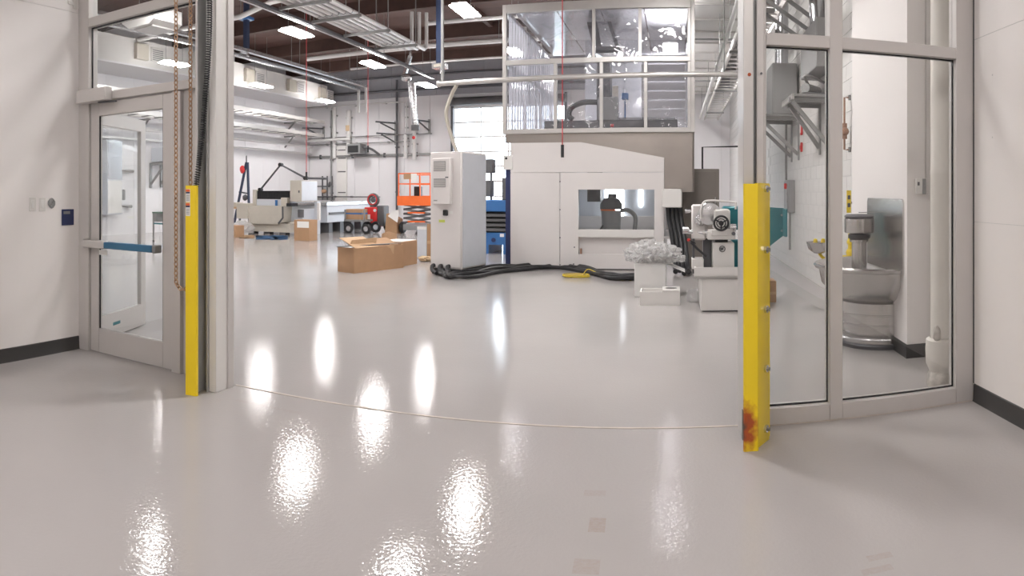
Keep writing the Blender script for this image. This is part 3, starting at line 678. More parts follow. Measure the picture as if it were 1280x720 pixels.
t = thing('roof_duct', 'grey square duct up behind the right glazing', 'duct', (2,9,3.4)); B(t).box(1.84,2.10,8.5,9.6,3.06,3.72,.01).build('body', M['grey']); B(t).tube([(1.97,9.0,3.72),(1.97,9.2,4.6),(1.9,10.5,5.0)],.11,14).build('branch', M['hoplight'])
t = thing('roof_strut', 'grey diagonal struts high behind the right glazing', 'strut', (1.6,9,3.6))
for k in range(3): B(t).bar((.9,9.5+k*.3,4.7-k*.12),(2.1,9.5+k*.3,3.7-k*.1+.2),.05,.05).build('strut', M['steel'])
# ------------------------------------------------------------------ machining centre with the film booth on top
V0 = 11.75
def U0(px): return hu(px,V0)
def Z0(px,py): return hz(px,py,V0)
mL, mR = U0(638), U0(830)
t = thing('machining_center', 'large off-white machining centre with a front window', 'machine', ((mL+mR)/2,13,0))
zj, zt, zr = 1.757, 2.30, 2.015
uj, wl, wr = U0(700), U0(723), U0(818)
zwt, zwb, zl, zrec = Z0(770,237), Z0(770,287), Z0(770,297), Z0(770,318)
B(t).box(mL,uj-.004,V0,V0+.06,.02,zj-.006,.004).build('front_panel', M['machine'])
b = B(t); b.box(uj+.004,wl,V0,V0+.06,.02,zj-.006); b.box(wr,mR,V0,V0+.06,.02,zj-.006); b.box(wl,wr,V0,V0+.06,zwt,zj-.006); b.box(wl,wr,V0,V0+.06,.02,zrec)
b.build('window_panel', M['machine'])
B(t).prism([(mL,zj),(mR,zj),(mR,zr),(U0(726),zt),(mL,zt)],'y',V0,V0+.06).build('top_fascia', M['machine'])
B(t).box(mL,mL+.05,V0+.06,15.6,.02,zt).build('side_panel', M['machine']); B(t).box(mR-.05,mR,V0+.06,15.6,.02,zr).build('side_panel', M['machine'])
B(t).prism([(mL+.05,zt-.05),(U0(726),zt-.05),(mR-.05,zr-.05),(mR-.05,zr),(U0(726),zt),(mL+.05,zt)],'y',V0+.06,15.6).build('roof_panel', M['machine'])
B(t).box(mL+.05,mR-.05,15.55,15.6,.02,zr-.03).build('rear_panel', M['machine'])
B(t).box(mL+.05,mR-.05,V0+.1,V0+.14,.02,zl-.02).build('inner_apron', M['machine'])
B(t).box(wl-.3,wr+.3,V0+.06,14.2,zl-.02,zl+.02).build('work_table', M['machine'])
B(t).box(wl,wr,V0+.005,V0+.06,zl,zwb,.004).build('window_ledge', M['white'])
B(t).box(wl,wr,V0+.03,V0+.036,zwb,zwt).build('pane', M['glass'])
B(t).box(wl-.4,wr+.3,14.2,14.25,zl,zr-.05).build('inner_wall', M['ltgrey'])
B(t).box(wl-.45,wl-.4,V0+.1,14.2,zl,zr-.05).build('inner_wall', M['ltgrey'])
B(t).box(hu(757,14.19),hu(779,14.19),14.17,14.2,hz(768,270,14.19),hz(768,232,14.19)).build('glow_panel', M['innerglow'])  # added glowing panel standing in for the bright rear window
B(t).box(hu(799,14.19),hu(803,14.19),14.17,14.2,hz(800,258,14.19),hz(800,236,14.19)).build('glow_panel', M['innerglow'])
B(t).box(wl-.35,wr+.25,14.0,14.2,zl+.02,zl+.30).build('coolant_trough', M['machine'])
B(t).box(mL,mR,V0+.04,V0+.05,0,.03).build('plinth', M['dgrey'])
for px,py in ((700,227),(700,262),(700,297),(700,331),(718,309),(717,330)): p=(U0(px),V0-.006,Z0(px,py)); B(t).cyl(p,(p[0],V0+.001,p[2]),.013,8).build('screw', M['dgrey'])
B(t).cyl((U0(726),V0+.02,zrec),(U0(726),V0+.02,zrec+.10),.02,8).build('drain_valve', M['copper'])
B(t).box(hu(735,12.6),hu(751,12.6),12.5,12.9,hz(743,252,12.6),zt-.1).build('spindle_head', M['dgrey'])
# blue post and little box on the left corner
B(t).box(U0(631.5),U0(637.5),V0+.02,V0+.14,0,Z0(634,212),.004).build('corner_post', M['navy'])
B(t).box(U0(629),U0(641),V0-.01,V0+.16,Z0(634,212),Z0(634,194),.006).build('corner_box', M['white'])
B(t).cyl((U0(633),V0-.02,Z0(633,198)),(U0(633),V0-.01,Z0(633,198)),.022,10).build('corner_knob', M['blackgloss'])
# stainless hood
bL_ = U0(629)
B(t).prism([(bL_+.02,2.31),(bL_+.02,2.47),(.326,2.47),(.326,1.43),(.26,1.40),(mR+.003,1.40),(mR+.003,zr+.005),(U0(726),zt+.005)],'y',V0+.09,V0+.14).build('steel_hood', M['hood'])
B(t).box(.29,.326,V0+.09,12.3,1.40,2.47).box(.29,.326,12.3,15.6,2.05,2.47).build('steel_hood_side', M['hood'])
# shop vacuum standing inside
sv = 12.75; sc = hu(764,sv); sb = zl+.02
k = thing('shop_vacuum', 'dark grey shop vacuum with orange ring inside the machine window', 'vacuum', (sc,sv,sb)); R = (hu(778,sv)-hu(751,sv))/2
ht = hz(764,246,sv)-sb
B(k).lathe([(0,.03),(R*.82,.03),(R*.85,.08),(R*.95,ht*.62),(0,ht*.62)],(sc,sv,sb),24).build('canister', M['grey'])
B(k).lathe([(0,ht*.62),(R*1.0,ht*.62),(R*1.0,ht*.68),(0,ht*.68)],(sc,sv,sb),24,3.4,5.2).build('ring', M['orange'])
B(k).lathe([(0,ht*.64),(R*1.03,ht*.66),(R*1.02,ht*.80),(R*.7,ht*.95),(0,ht)],(sc,sv,sb),24).build('motor_head', M['dgrey'])
B(k).box(sc-R*.3,sc+R*.5,sv-.03,sv+.03,sb+ht*.96,sb+ht*1.08,.01).build('handle', M['dgrey'])
for s in (-1,1): B(k).cyl((sc+s*R*.8,sv-.12,sb),(sc+s*R*.8,sv-.12,sb+.06),.05,10).build('caster', M['black'])
B(k).tube(spline([(sc+R*.9,sv-.05,sb+ht*.62),(sc+R*1.6,sv-.08,sb+ht*.63),(sc+R*2.25,sv-.1,sb+ht*.45),(sc+R*2.2,sv-.12,sb+.05)]),.042,10).build('hose', M['grey'])
B(k).tube(spline([(sc-R*.7,sv-.1,sb+.15),(sc-R*1.1,sv-.2,sb+.03),(sc-R*1.9,sv-.25,sb+.02)]),.02,8).build('cord', M['black'])
# film booth
bL, bR, VR = U0(628), U0(868.5), 16.4
t = thing('film_booth', 'aluminium framed booth with clear film panes above the machine', 'booth', ((bL+bR)/2,13.5,2.47))
zb0, zb1, zm0, zm1, zt0, zt1 = 2.47, 2.555, 3.74, 3.83, 4.70, 4.86
P = .045
def bb(n,u0,u1,z0,z1,v0=V0,v1=V0+.09,m='alu2'): return B(t).box(u0,u1,v0,v1,z0,z1,.004).build(n, M[m])
bb('corner_post',bL,bL+.075,zb0,zt1); bb('corner_post',bR-.07,bR,zb0-.0,zt1+.15)
bb('top_rail',bL+.075,bR-.07,zt0,zt1); bb('middle_rail',bL+.075,bR-.07,zm0,zm1); bb('bottom_rail',bL+.075,bR-.07,zb0,zb1)
up = [U0(742),U0(800)]; lo = [U0(694),U0(751.5),U0(807)]; pz = U0(861.5)
for x in up+[pz]: bb('upright',x-.03,x+.03,zm1,zt0,V0+.01,V0+.08)
for x in lo+[pz]: bb('upright',x-.03,x+.03,zb1,zm0,V0+.01,V0+.08)
e = [bL+.075]+up+[pz]
for a,c in zip(e[:-1],e[1:]): bb('film_pane',a+.02,c-.02,zm1,zt0,V0+.045,V0+.049,'film')
e = [bL+.075]+lo+[pz]
for a,c in zip(e[:-1],e[1:]): bb('film_pane',a+.02,c-.02,zb1,zm0,V0+.045,V0+.049,'film')
bb('film_pane',pz+.02,bR-.07,zb1,zt0,V0+.045,V0+.049,'film')
for uu in (bL,bR-.07):
    for z in (zt0,zm0,zb0): B(t).box(uu,uu+.07,V0+.09,VR,z,z+.09).build('side_rail', M['alu2'])
    for v in (13.4,15.0,VR-.07): B(t).box(uu,uu+.07,v,v+.06,zb0,zt1).build('side_post', M['alu2'])
# corrugated clear left side: each rib sheet
nrib = 20; src = None
for k2 in range(nrib):
    v = V0+.12+k2*(VR-V0-.15)/nrib
    if src is None:
        s0 = v; w2 = (VR-V0-.15)/nrib
        src = B(t).prism([(bL+.09,v),(bL+.13,v+w2*.3),(bL+.13,v+w2*.6),(bL+.09,v+w2*.9),(bL+.094,v+w2*.9),(bL+.135,v+w2*.6),(bL+.135,v+w2*.3),(bL+.094,v)],'z',zb0+.05,zt0).build('corrugated_sheet', M['corr'])
    else: share(src,'corrugated_sheet',t,(0,v-s0,0))
for k2 in range(9): B(t).box(bR-.10,bR-.08,V0+.15,VR,zb0+.1+k2*.25,zb0+.1+k2*.25+.235).build('side_board', M['hoplight'])
for k2 in range(5):
    w2 = (bR-bL-1.0)/5; a = bL+.9+k2*w2; B(t).box(a,a+w2-.015,VR-.03,VR,zb0,zt1).build('back_sheet', M['corr'])
for k2 in range(10): B(t).prism([(VR-.10,zb0+.1+k2*.225),(VR-.05,zb0+.1+k2*.225+.215),(VR-.045,zb0+.1+k2*.225+.215),(VR-.095,zb0+.1+k2*.225)],'x',hu(802,VR),bR-.11).build('lapped_board', M['gloss'])
for k2 in range(4):
    w2 = (bR-bL-.2)/4; a = bL+.1+k2*w2; B(t).box(a,a+w2-.02,V0+.1,VR-.05,zt1-.02,zt1-.012).build('added_veil_sheet', M['corr'])  # unseen translucent sheets added to soften the lamp's floor reflection
# hopper and gantry inside the booth
t = thing('hopper', 'grey sheet-metal hopper chute hanging in the booth', 'hopper', (-.75,13.5,3.7)); v=13.2
pts = [(735,-30),(741,28),(739,66),(775,66),(768,50),(757,18),(757,-30)]
B(t).prism([(hu(a,v),hz(a,b_,v)) for a,b_ in ((722,-20),(742,62),(775,62),(760,14),(752,-20))],'y',v,v+.9).build('chute', M['dgrey'])
B(t).prism([(hu(a,v-.02),hz(a,b_,v-.02)) for a,b_ in ((745,20),(752,58),(769,58),(757,20))],'y',v-.03,v).build('chute_panel', M['hoplight'])
B(t).prism([(hu(a,v+.5),hz(a,b_,v+.5)) for a,b_ in ((757,-20),(766,48),(778,58),(783,75),(775,75),(772,62),(759,46),(750,-20))],'y',v+.5,v+.9).build('flange', M['alu2'])
B(t).prism([(hu(a,v-.05),hz(a,b_,v-.05)) for a,b_ in ((743,66),(779,66),(764,76))],'y',v-.05,v+.8).build('outlet', M['hoplight'])
t = thing('gantry', 'dark gantry column with cable chain inside the booth', 'gantry', (-.9,13,2.56)); v=12.8
u0,u1 = hu(680,v), hu(847,v); z0,z1 = hz(760,163,v), hz(760,150,v); z0 = 2.56
B(t).box(u0,u1,v,v+.35,z0,z1,.01).build('beam', M['dgrey'])
src=None; n=34
for k2 in range(n):
    uu = hu(772,v)+k2*(u1-hu(772,v))/n
    if src is None: src = B(t).box(uu,uu+.022,v-.02,v+.02,z1,z1+.045).build('chain_tooth', M['black']); s0=uu
    else: share(src,'chain_tooth',t,(uu-s0,0,0))
B(t).box(hu(745,v),hu(762,v),v+.1,v+.5,z1,hz(750,72,v),.01).build('column', M['dgrey'])
B(t).box(hu(748,v),hu(773,v),v-.12,v+.1,z1-.02,hz(760,122,v),.02).build('carriage', M['grey'])
B(t).box(hu(766,v),hu(773,v),v-.1,v,hz(770,140,v),hz(770,108,v),.006).build('arm', M['beige'])
B(t).tube(spline([(hu(747,v),v,hz(747,128,v)),(hu(730,v),v,hz(730,128,v)),(hu(715,v),v,hz(715,134,v)),(hu(711,v),v,hz(711,144,v)),(hu(716,v),v,z1+.02)]),.055,10).build('hose', M['black'])
B(t).cyl((hu(764,v),v-.14,hz(764,158,v)),(hu(768,v),v-.14,hz(768,158,v)),.03,10).build('red_nozzle', M['red'])
v=13.3; B(t).box(hu(777,v),hu(785,v),v,v+.15,hz(780,124,v),hz(780,116,v),.01).cyl((hu(781,v),v+.07,z1),(hu(781,v),v+.07,hz(780,120,v)),.015,8).build('sensor', M['blue'])
# junction box with thick hoses at the right of the machine
t = thing('junction_box', 'white cable junction box with fat black hoses below', 'junction box', (-.07,V0-.2,1.13))
B(t).box(U0(828),U0(852),V0-.28,V0-.001,Z0(840,259),Z0(840,236),.012).build('box', M['white'])
for k2,px in enumerate((835,840,845,850)):
    B(t).tube(spline([(U0(px),V0-.1,Z0(px,259)),(U0(px+1.5),V0-.12,Z0(px,275)),(U0(px+6),V0-.2-.03*k2,Z0(px,300)),(U0(px+9),V0-.35-.08*k2,.12),(U0(px+6)+.05,V0-.6-.1*k2,.05+.03*(k2%2))]),.044,10).build('hose', M['black'])
t = thing('storage_rack', 'tall dark taupe cabinet standing behind the tool grinder', 'cabinet', (.45,12.3,0)); 
B(t).box(U0(853),U0(895)+.1,12.4,13.0,0,hz(875,211,12.4),.01).build('body', mat('taupe_enamel',(.24,.215,.19),.45,.2,vary=.03)); B(t).box(U0(853)+.05,U0(895)+.05,12.39,12.4,.1,hz(875,211,12.4)-.06).build('door', mat('taupe_door',(.22,.195,.175),.45,.2,vary=.03))
B(t).cyl((U0(893)+.05,12.38,1.1),(U0(893)+.05,12.38,1.3),.012,8).build('handle', M['silver'])
t = thing('gas_pipe', 'thin black pipe bent over the taupe cabinet', 'pipe', (.4,13.1,0)); v=13.1
B(t).tube([(hu(878,v),v,0),(hu(878,v),v,hz(878,184,v)),(hu(925,v),v,hz(925,183,v))],.018,8).build('tube', M['black'])
# floor cables
pts = [(548,341),(556,347),(585,346),(620,340),(660,337),(700,335),(735,341),(760,348),(790,350),(810,349)]
for k2 in range(6):
    ox = (k2-2.5); pp = []
    for i,(px,py) in enumerate(pts):
        wob = sin(i*1.7+k2*2.1)*1.0
        a, c_ = hf(px+ox*1.5, py+ox*.9+wob); pp.append((a,c_,.04+(.03 if (i+k2)%3==0 and i not in (0,len(pts)-1) else 0)))
    a, c_ = hf(548+k2*5, 338); pp = [(a-.04,c_-.02,.12),(a-.03,c_-.10,.09)]+pp[1:]
    solo('floor_cable','thick black cable of the bundle lying before the machining centre','cable',M['black'],lambda b,pp=pp: b.tube(spline(pp,5),.031,8), (pp[3][0],pp[3][1],0), True, 'black floor cable bundle')
def coil(b):
    c0 = hf(720,347)
    for k2 in range(4): b.torus((c0[0]+.02*sin(k2*2),c0[1]+.05*cos(k2*1.7),.013+.012*k2),.16+.02*sin(k2*3),.008,'z',28,6,1.3,.75)
    a = hf(735,344); q = hf(790,349); b.tube(spline([(c0[0]+.1,c0[1],.03),(a[0],a[1],.10),(a[0]+.2,a[1]-.1,.05),(q[0],q[1]-.2,.008)]),.008,6)
solo('yellow_cord','small coil of yellow cord on the floor before black cables','cord',mat('yellow_cord',(.62,.46,.03),.5),coil,(*hf(720,347),0))
# ------------------------------------------------------------------ electrical cabinet
ca, cb, cc = Vector((*hf(538,342),0)), Vector((*hf(577,345),0)), Vector((*hf(602,336),0))
ang = atan2(cb.y-ca.y, cb.x-ca.x); W = (cb-ca).length; D = .88; Hh = 2.08
t = thing('electrical_cabinet', 'tall pale grey electrical cabinet with vented cooling unit', 'cabinet', tuple(ca), True, None, ang)
B(t).box(.02,W-.02,.02,D-.02,0,.10).build('plinth', M['dgrey']); B(t).box(0,W,0,D,.10,Hh,.012).build('body', M['machine'])
B(t).box(.015,W-.015,-.012,0,.13,Hh-.03,.004).build('door', M['machine'])
cu = B(t).box(.10,W-.16,-.10,-.012,1.19,1.97,.012).build('cooling_unit', M['machine'])
for z0,n in ((1.76,7),(1.49,6)):
    B(t).box(.13,W-.25,-.102,-.098,z0-.01,z0+n*.021+.01).build('vent_frame', M['grey'], cu)
    for k2 in range(n): B(t).box(.135,W-.255,-.108,-.100,z0+k2*.021,z0+k2*.021+.012).build('louver', M['alu'], cu)
B(t).box(.36,.42,-.104,-.1,1.635,1.655).build('nameplate', M['dgrey'], cu); B(t).box(.13,.2,-.103,-.1,1.25,1.265).build('nameplate', M['steel'], cu)
B(t).box(.27,.37,-.045,-.012,1.00,1.10,.012).build('main_switch', M['blackgloss']); B(t).box(.39,.46,-.015,-.012,1.03,1.08).build('label_plate', M['paper']); B(t).box(.18,.30,-.015,-.012,.885,.93).build('sticker', mat('lime_sticker',(.55,.62,.12),.5))
B(t).box(W,W+.012,.03,D-.03,.13,Hh-.03,.004).build('side_panel', M['ltgrey'])
for k2 in range(3): B(t).tube(spline([(.08+.15*k2,-.0,.15),(.08+.15*k2,-.07,.14),(.13+.15*k2,-.14,.08),(.25+.15*k2,-.2,.045)]),.035,8).build('cable_tail', M['black'])
# blue press behind
PV = 14.3
t = thing('blue_press', 'blue machine with dark slats between cabinet and machining centre', 'machine', (hu(618,PV),PV,0))
a,c_ = hu(599,PV), hu(645,PV); Zp = lambda py: hz(618,py,PV)
b = B(t); b.box(a,a+.22,PV,PV+1.2,0,Zp(291)); b.box(c_-.3,c_,PV,PV+1.2,0,Zp(291)); b.box(a+.22,c_-.3,PV,PV+1.2,Zp(306),Zp(291)); b.build('base', M['blue'])
B(t).box(a,c_,PV+.05,PV+1.2,Zp(265),Zp(250),.02).build('hood', M['blue'])
B(t).box(a+.04,c_-.04,PV+.25,PV+1.1,Zp(291),Zp(265)).build('core', M['black'])
for k2 in range(4): B(t).box(a,c_,PV,PV+.2,Zp(289-6*k2),Zp(285.5-6*k2)).build('slat', M['dgrey'])
B(t).cyl((hu(617,PV),PV-.02,Zp(300)),(hu(617,PV),PV+.01,Zp(300)),.05,12).build('knob', M['navy'])
for px in (604,627): B(t).box(hu(px-2,PV),hu(px+3,PV),PV-.006,PV,Zp(296),Zp(292)).build('nameplate', M['paper'])
B(t).box(hu(608,PV),hu(609.5,PV),PV+.3,PV+.4,Zp(250),Zp(198)).build('pole', M['dgrey'])
B(t).box(hu(600,PV),hu(613,PV),PV+.2,PV+.45,Zp(216),Zp(198),.02).build('monitor', M['dgrey']); B(t).box(hu(600,PV),hu(611,PV),PV+.2,PV+.45,Zp(245),Zp(225),.02).build('control_box', M['dgrey'])
B(t).box(hu(626,PV),hu(631,PV),PV+.1,PV+.3,Zp(250),Zp(222),.01).build('column', M['dgrey'])
# ------------------------------------------------------------------ white boxes and bubble wrap
wu, wv = hf(793,371)
t = thing('white_carton', 'plain white carton under the heap of bubble wrap', 'box', (wu+.2,wv+.2,0)); w1 = hu(832,wv)
B(t).box(wu,w1,wv,wv+.45,0,.44,.005).build('body', M['paper']); B(t).box(wu+.01,w1+.10,wv+.02,wv+.43,.44,.447).build('flap', M['paper']); B(t).prism([(w1,.44),(w1+.26,.33),(w1+.26,.325),(w1,.435)],'y',wv+.02,wv+.40).build('open_flap', M['paper'])
z0 = .447
b0 = hu(783,wv); b1 = hu(856,wv)
solo('bubble_wrap','crumpled heap of clear bubble wrap on the white carton','bubble wrap',M['bubble'],lambda b: [b.blob(((b0+b1)/2+x,wv+.2+y,z0+z),(rx,.15,rz),4,.30,8,sd,-z+.004) for sd,(x,y,z,rx,rz) in enumerate(((-.26,0,.10,.15,.13),(-.12,.05,.15,.17,.14),(.03,.02,.14,.17,.13),(.17,.05,.11,.16,.11),(-.19,-.12,.09,.13,.10),(-.04,-.13,.10,.15,.11),(.11,-.10,.09,.14,.10),(.27,.0,.05,.12,.055),(-.33,.08,.06,.10,.07)))],((b0+b1)/2,wv+.2,z0))
lu, lv = hf(799.5,381.5); l1 = hu(850,lv); lm = lu+(l1-lu)*.56
t = thing('low_white_box', 'low white moulded box with an oval hole on the floor', 'box', ((lu+l1)/2,lv+.15,0)); zt_=.165; D=.32
b = B(t); b.box(lu,l1,lv,lv+.02,0,zt_); b.box(lu,l1,lv+D-.02,lv+D,0,zt_); b.box(lu,lu+.02,lv+.02,lv+D-.02,0,zt_); b.box(l1-.02,l1,lv+.02,lv+D-.02,0,zt_); b.box(lu+.02,lm,lv+.02,lv+D-.02,0,.11); b.build('body', M['white'])
B(t).box(lm,l1,lv,lv+D,zt_,zt_+.025,.004).box(lm,lm+.015,lv+.02,lv+D-.02,.11,zt_).build('raised_top', M['white'])
B(t).prism([((lm+l1)/2+.075*cos(2*pi*k/24),lv+D/2+.055*sin(2*pi*k/24)) for k in range(24)],'z',zt_+.0255,zt_+.027).build('oval_hole', M['black'])
gx, gv = hf(867,379)
solo('plastic_bag','small crumpled clear plastic bag beside the grinder cabinet','bag',M['bag'],lambda b: b.blob((gx,gv+.1,.075),(.09,.08,.09),3,.35,8,4,-.073),(gx,gv+.1,0))
# ------------------------------------------------------------------ tool grinder
GV = hf(868,390)[1]; g = lambda px: hu(px,GV); gz = lambda px,py: hz(px,py,GV)
t = thing('tool_grinder', 'white and teal tool grinder on a cabinet with black handwheel', 'machine', (g(895),GV+.4,0))
cr = g(945)
B(t).box(g(876),cr-.02,GV,GV+.75,.012,gz(890,348),.008).build('cabinet', M['white']); B(t).box(g(876)+.02,cr-.04,GV+.02,GV+.73,0,.012).build('plinth', M['black'])
tz0,tz1 = gz(890,348), gz(890,334)
b = B(t); b.box(g(868),cr,GV-.02,GV+.80,tz0,tz0+.03); b.box(g(868),cr,GV-.02,GV,tz0,tz1); b.box(g(868),cr,GV+.78,GV+.80,tz0,tz1); b.box(g(868),g(868)+.02,GV,GV+.78,tz0,tz1); b.box(cr-.02,cr,GV,GV+.78,tz0,tz1); b.build('tray', M['white'])
def gp(px,py,dv=0): return (g(px),GV+dv,gz(px,py))
B(t).box(g(891.5),g(919),GV+.10,GV+.40,tz0+.03,gz(905,304),.012).build('pedestal', M['white'])
lg = B(t).torus(gp(903.5,312,.094),.033,.006,'y',20,6).build('emblem', M['dgrey']); B(t).torus(gp(903.0,312,.096),.014,.007,'y',10,5,1,.7).build('emblem_mark', M['dgrey'], lg); B(t).bar(gp(901,315,.096),gp(906,309,.096),.008,.006).build('emblem_mark', M['dgrey'], lg)
B(t).box(g(895),g(911),GV+.14,GV+.36,gz(903,304),gz(903,297),.004).build('neck', M['black'])
B(t).box(g(884.5),g(920),GV+.06,GV+.44,gz(903,300),gz(903,289),.010).build('saddle', M['white'])
B(t).box(g(889),g(917),GV+.04,GV+.10,gz(903,295),gz(903,287),.008).build('cross_slide', M['white'])
hw = B(t).torus(gp(901.5,279,.0),.082,.013,'y',32,8).build('handwheel', M['black']); c0 = Vector(gp(901.5,279,0))
B(t).torus(c0+Vector((0,.012,0)),.052,.008,'y',24,6).build('dial_ring', M['silver'], hw)
for k2 in range(3):
    a = 2*pi*k2/3+.5; B(t).bar(c0,c0+Vector((cos(a)*.08,0,sin(a)*.08)),.016,.012,(0,1,0)).build('spoke', M['black'], hw)
B(t).cyl(c0+Vector((0,-.03,0)),c0+Vector((0,.10,0)),.028,16).build('hub', M['black'], hw); B(t).cyl(c0+Vector((.05,-.06,-.045)),c0+Vector((.05,0,-.045)),.013,10).build('crank_knob', M['black'], hw)
B(t).box(g(893),g(914),GV+.12,GV+.40,gz(903,289),gz(903,262),.02).build('headstock', M['white'])
B().lathe([(0,-.03),(.13,-.03),(.135,-.02),(.135,.05),(.12,.06),(0,.06)],(0,0,0),28).build('wheel_guard', M['silver'], t).matrix_local = Matrix.Translation(Vector(gp(888,268,.20))-Vector(ORG[t.name])) @ Matrix.Rotation(pi/2,4,'X')
B(t).tube(spline([gp(877,273,.12),gp(877,262,.12),gp(881,252.5,.12),gp(892,251,.12),gp(908,252,.12),gp(921,253,.12)]),.013,8).build('guard_rail', M['white'])
B(t).tube([gp(921,253,.12),gp(921,262,.12)],.013,8).build('guard_rail', M['white'])
sp_ = B(t).tube([gp(853.5,289.5,.25),gp(860,289.5,.25),gp(862,291.5,.25),gp(872,292,.25),gp(886,293,.25)],[.042,.042,.026,.03,.045],14).build('spindle', M['silver'])
B(t).tube([gp(857,265,.3),gp(863,265,.3),gp(864,265,.3),gp(872,266,.3)],[.026,.022,.01,.01],12).build('knob', M['silver'])
B(t).box(g(865),g(884),GV+.22,GV+.34,gz(875,302),gz(875,256),.02).build('column', M['machine'])
B(t).blob(gp(876,276,.2),(.06,.05,.07),3,.2,5,1).build('motor_cover', M['silver'])
B(t).blob(gp(861,301,.15),(.02,.02,.02),2,.0).build('red_knob', M['red']); B(t).bar(gp(861,301,.16),gp(870,306,.2),.012,.012).build('lever', M['black'])
B(t).tube([gp(864,304,.12),gp(872,312,.10),gp(883,321,.06)],.014,8).build('lever', M['black'])
B(t).box(g(865),g(880),GV+.08,GV+.34,tz0+.10,tz0+.22,.008).build('coolant_tray', M['white']); B(t).box(g(866),g(869),GV+.2,GV+.3,tz0+.03,gz(866,300)).build('support', M['dgrey']); B(t).box(g(880),g(891),GV+.3,GV+.5,tz0+.03,gz(885,300)).build('slide_base', M['dgrey'])
B(t).box(g(907),cr+.05,GV+.42,GV+.70,gz(915,290),gz(915,259),.02).build('motor_housing', M['teal']); B(t).box(g(918),cr+.02,GV+.40,GV+.55,tz0+.03,gz(920,303),.01).build('rear_column', M['teal'])
B(t).cyl(gp(913,285,.1),gp(921,285,.1),.045,14).build('feed_knob', M['silver']); B(t).cyl(gp(917,292,.05),gp(917,292,-.02),.022,10).build('feed_knob', M['dgrey'])
sh = hu(980,GV+.3)
B(t).prism([(cr-.05,gz(950,258)),(sh,gz(980,261)),(sh,gz(980,296)),(g(957),gz(958,318)),(cr-.05,gz(958,318))],'y',GV+.3,GV+.33).build('chip_shield', M['teal'])
B(t).prism([(sh-.015,gz(980,262)),(sh,gz(980,261)),(sh,gz(980,296)),(sh-.015,gz(980,297))],'y',GV+.05,GV+.33).build('chip_shield_side', M['teal'])
for py in (270,290): p = (sh-.03,GV+.29,gz(978,py)); B(t).cyl(p,(p[0],GV+.3,p[2]),.014,8).build('screw', M['silver'])
cu_, cv_ = hf(966,378)
t = thing('cardboard_box', 'small brown cardboard box on floor right of rusty guard', 'box', (cu_,cv_+.15,0)); B(t).box(cu_-.10,cu_+.045,cv_,cv_+.3,0,.27,.003).build('body', M['card']); B(t).box(cu_-.10,cu_+.045,cv_-.002,cv_,.10,.135).build('tape', M['card2'])
# ------------------------------------------------------------------ cardboard in the hall
p0, p1, p2 = Vector((*hf(442.5,342),0)), Vector((*hf(504.5,334.5),0)), Vector((*hf(424,339),0))
ang = atan2(p1.y-p0.y, p1.x-p0.x); Lx = (p1-p0).length; Wd = .42; hb = .43
t = thing('cardboard_box', 'long open cardboard box with packing on top, nearest the cabinet', 'box', tuple(p0), True, None, ang)
b = B(t); b.box(0,Lx,0,.012,0,hb); b.box(0,Lx,Wd-.012,Wd,0,hb); b.box(0,.012,.012,Wd-.012,0,hb); b.box(Lx-.012,Lx,.012,Wd-.012,0,hb); b.box(.012,Lx-.012,.012,Wd-.012,0,.012); b.build('body', M['card'])
B(t).add([(.05,.02,hb),(.75,.02,hb+.02),(.8,.30,hb+.17),(.12,.33,hb+.14)],[(0,1,2,3)]); 
q = B(t); q.prism([(.03,hb),(.70,hb+.03),(.72,hb+.15),(.10,hb+.13)],'y',.16,.172).build('flap', M['card2'])
B(t).prism([(0.0,hb),(.42,hb+.16),(.44,hb+.155),(.02,hb-.005)],'x',.05,.62).build('flap', M['card2'])
B(t).prism([(.01,hb-.004),(.34,hb+.12),(.35,hb+.11),(.02,hb-.012)],'x',.62,1.15).build('flap', M['card'])
B(t).box(-.05,.40,.05,.28,hb+.012,hb+.02).build('packing_sheet', M['paper'])
B(t).prism([(Lx*.62,hb+.005),(Lx*.8,hb+.005),(Lx*.78,hb-.16),(Lx*.72,hb-.05)],'y',-.004,0).build('hanging_flap', M['card2'])
B(t).bar((-.22,.2,hb+.03),(.85,-.02,hb+.03),.025,.015).build('strip', M['dgrey']); B(t).bar((.5,.1,hb+.035),(1.2,.02,hb+.03),.03,.01).build('strip', M['steel'])
p0 = Vector((*hf(504,333),0)); p1 = Vector((*hf(521.5,329.5),0)); ang = atan2(p1.y-p0.y, p1.x-p0.x)
t = thing('cardboard_box', 'square cardboard box with raised flap behind the long box', 'box', tuple(p0), True, None, ang); Lx=(p1-p0).length
b = B(t); b.box(-.05,Lx,0,.5,0,.46,.004); b.build('body', M['card']); B(t).box(-.03,Lx-.02,.02,.48,.462,.47).build('top_sheet', M['paper']); B(t).prism([(0,.46),(.0,.60),(.25,.63),(Lx,.58),(Lx,.46)],'y',.46,.475).build('raised_flap', M['card'])
a,c_ = hf(527,322)
t = thing('leaning_sheet', 'white panel standing beside the electrical cabinet', 'panel', (a,c_+.2,0)); B(t).box(hu(521.5,c_),hu(533,c_),c_,c_+.04,0,.66,.004).build('sheet', M['ltgrey']); B(t).box(hu(521.5,c_),hu(533,c_),c_-.004,c_,.60,.66).build('edge', M['paper'])
t = thing('wood_post', 'narrow brown board behind the electrical cabinet', 'board', (hu(535,c_),c_,0)); B(t).box(hu(533.3,c_),hu(539,c_),c_+.02,c_+.05,0,.72).build('board', M['card']); B(t).box(hu(533.3,c_),hu(539,c_),c_+.015,c_+.02,.3,.36).build('batten', M['card2'])
a,c_ = hf(529,327); solo('packing_paper','crumpled tan packing paper on the floor by the cabinet','packing paper',M['kraft'],lambda b: (b.blob((a,c_+.05,.05),(.12,.09,.06),3,.3,8,2,-.048), b.blob((a+.08,c_+.1,.05),(.08,.08,.05),3,.3,8,4,-.048)),(a,c_,0))
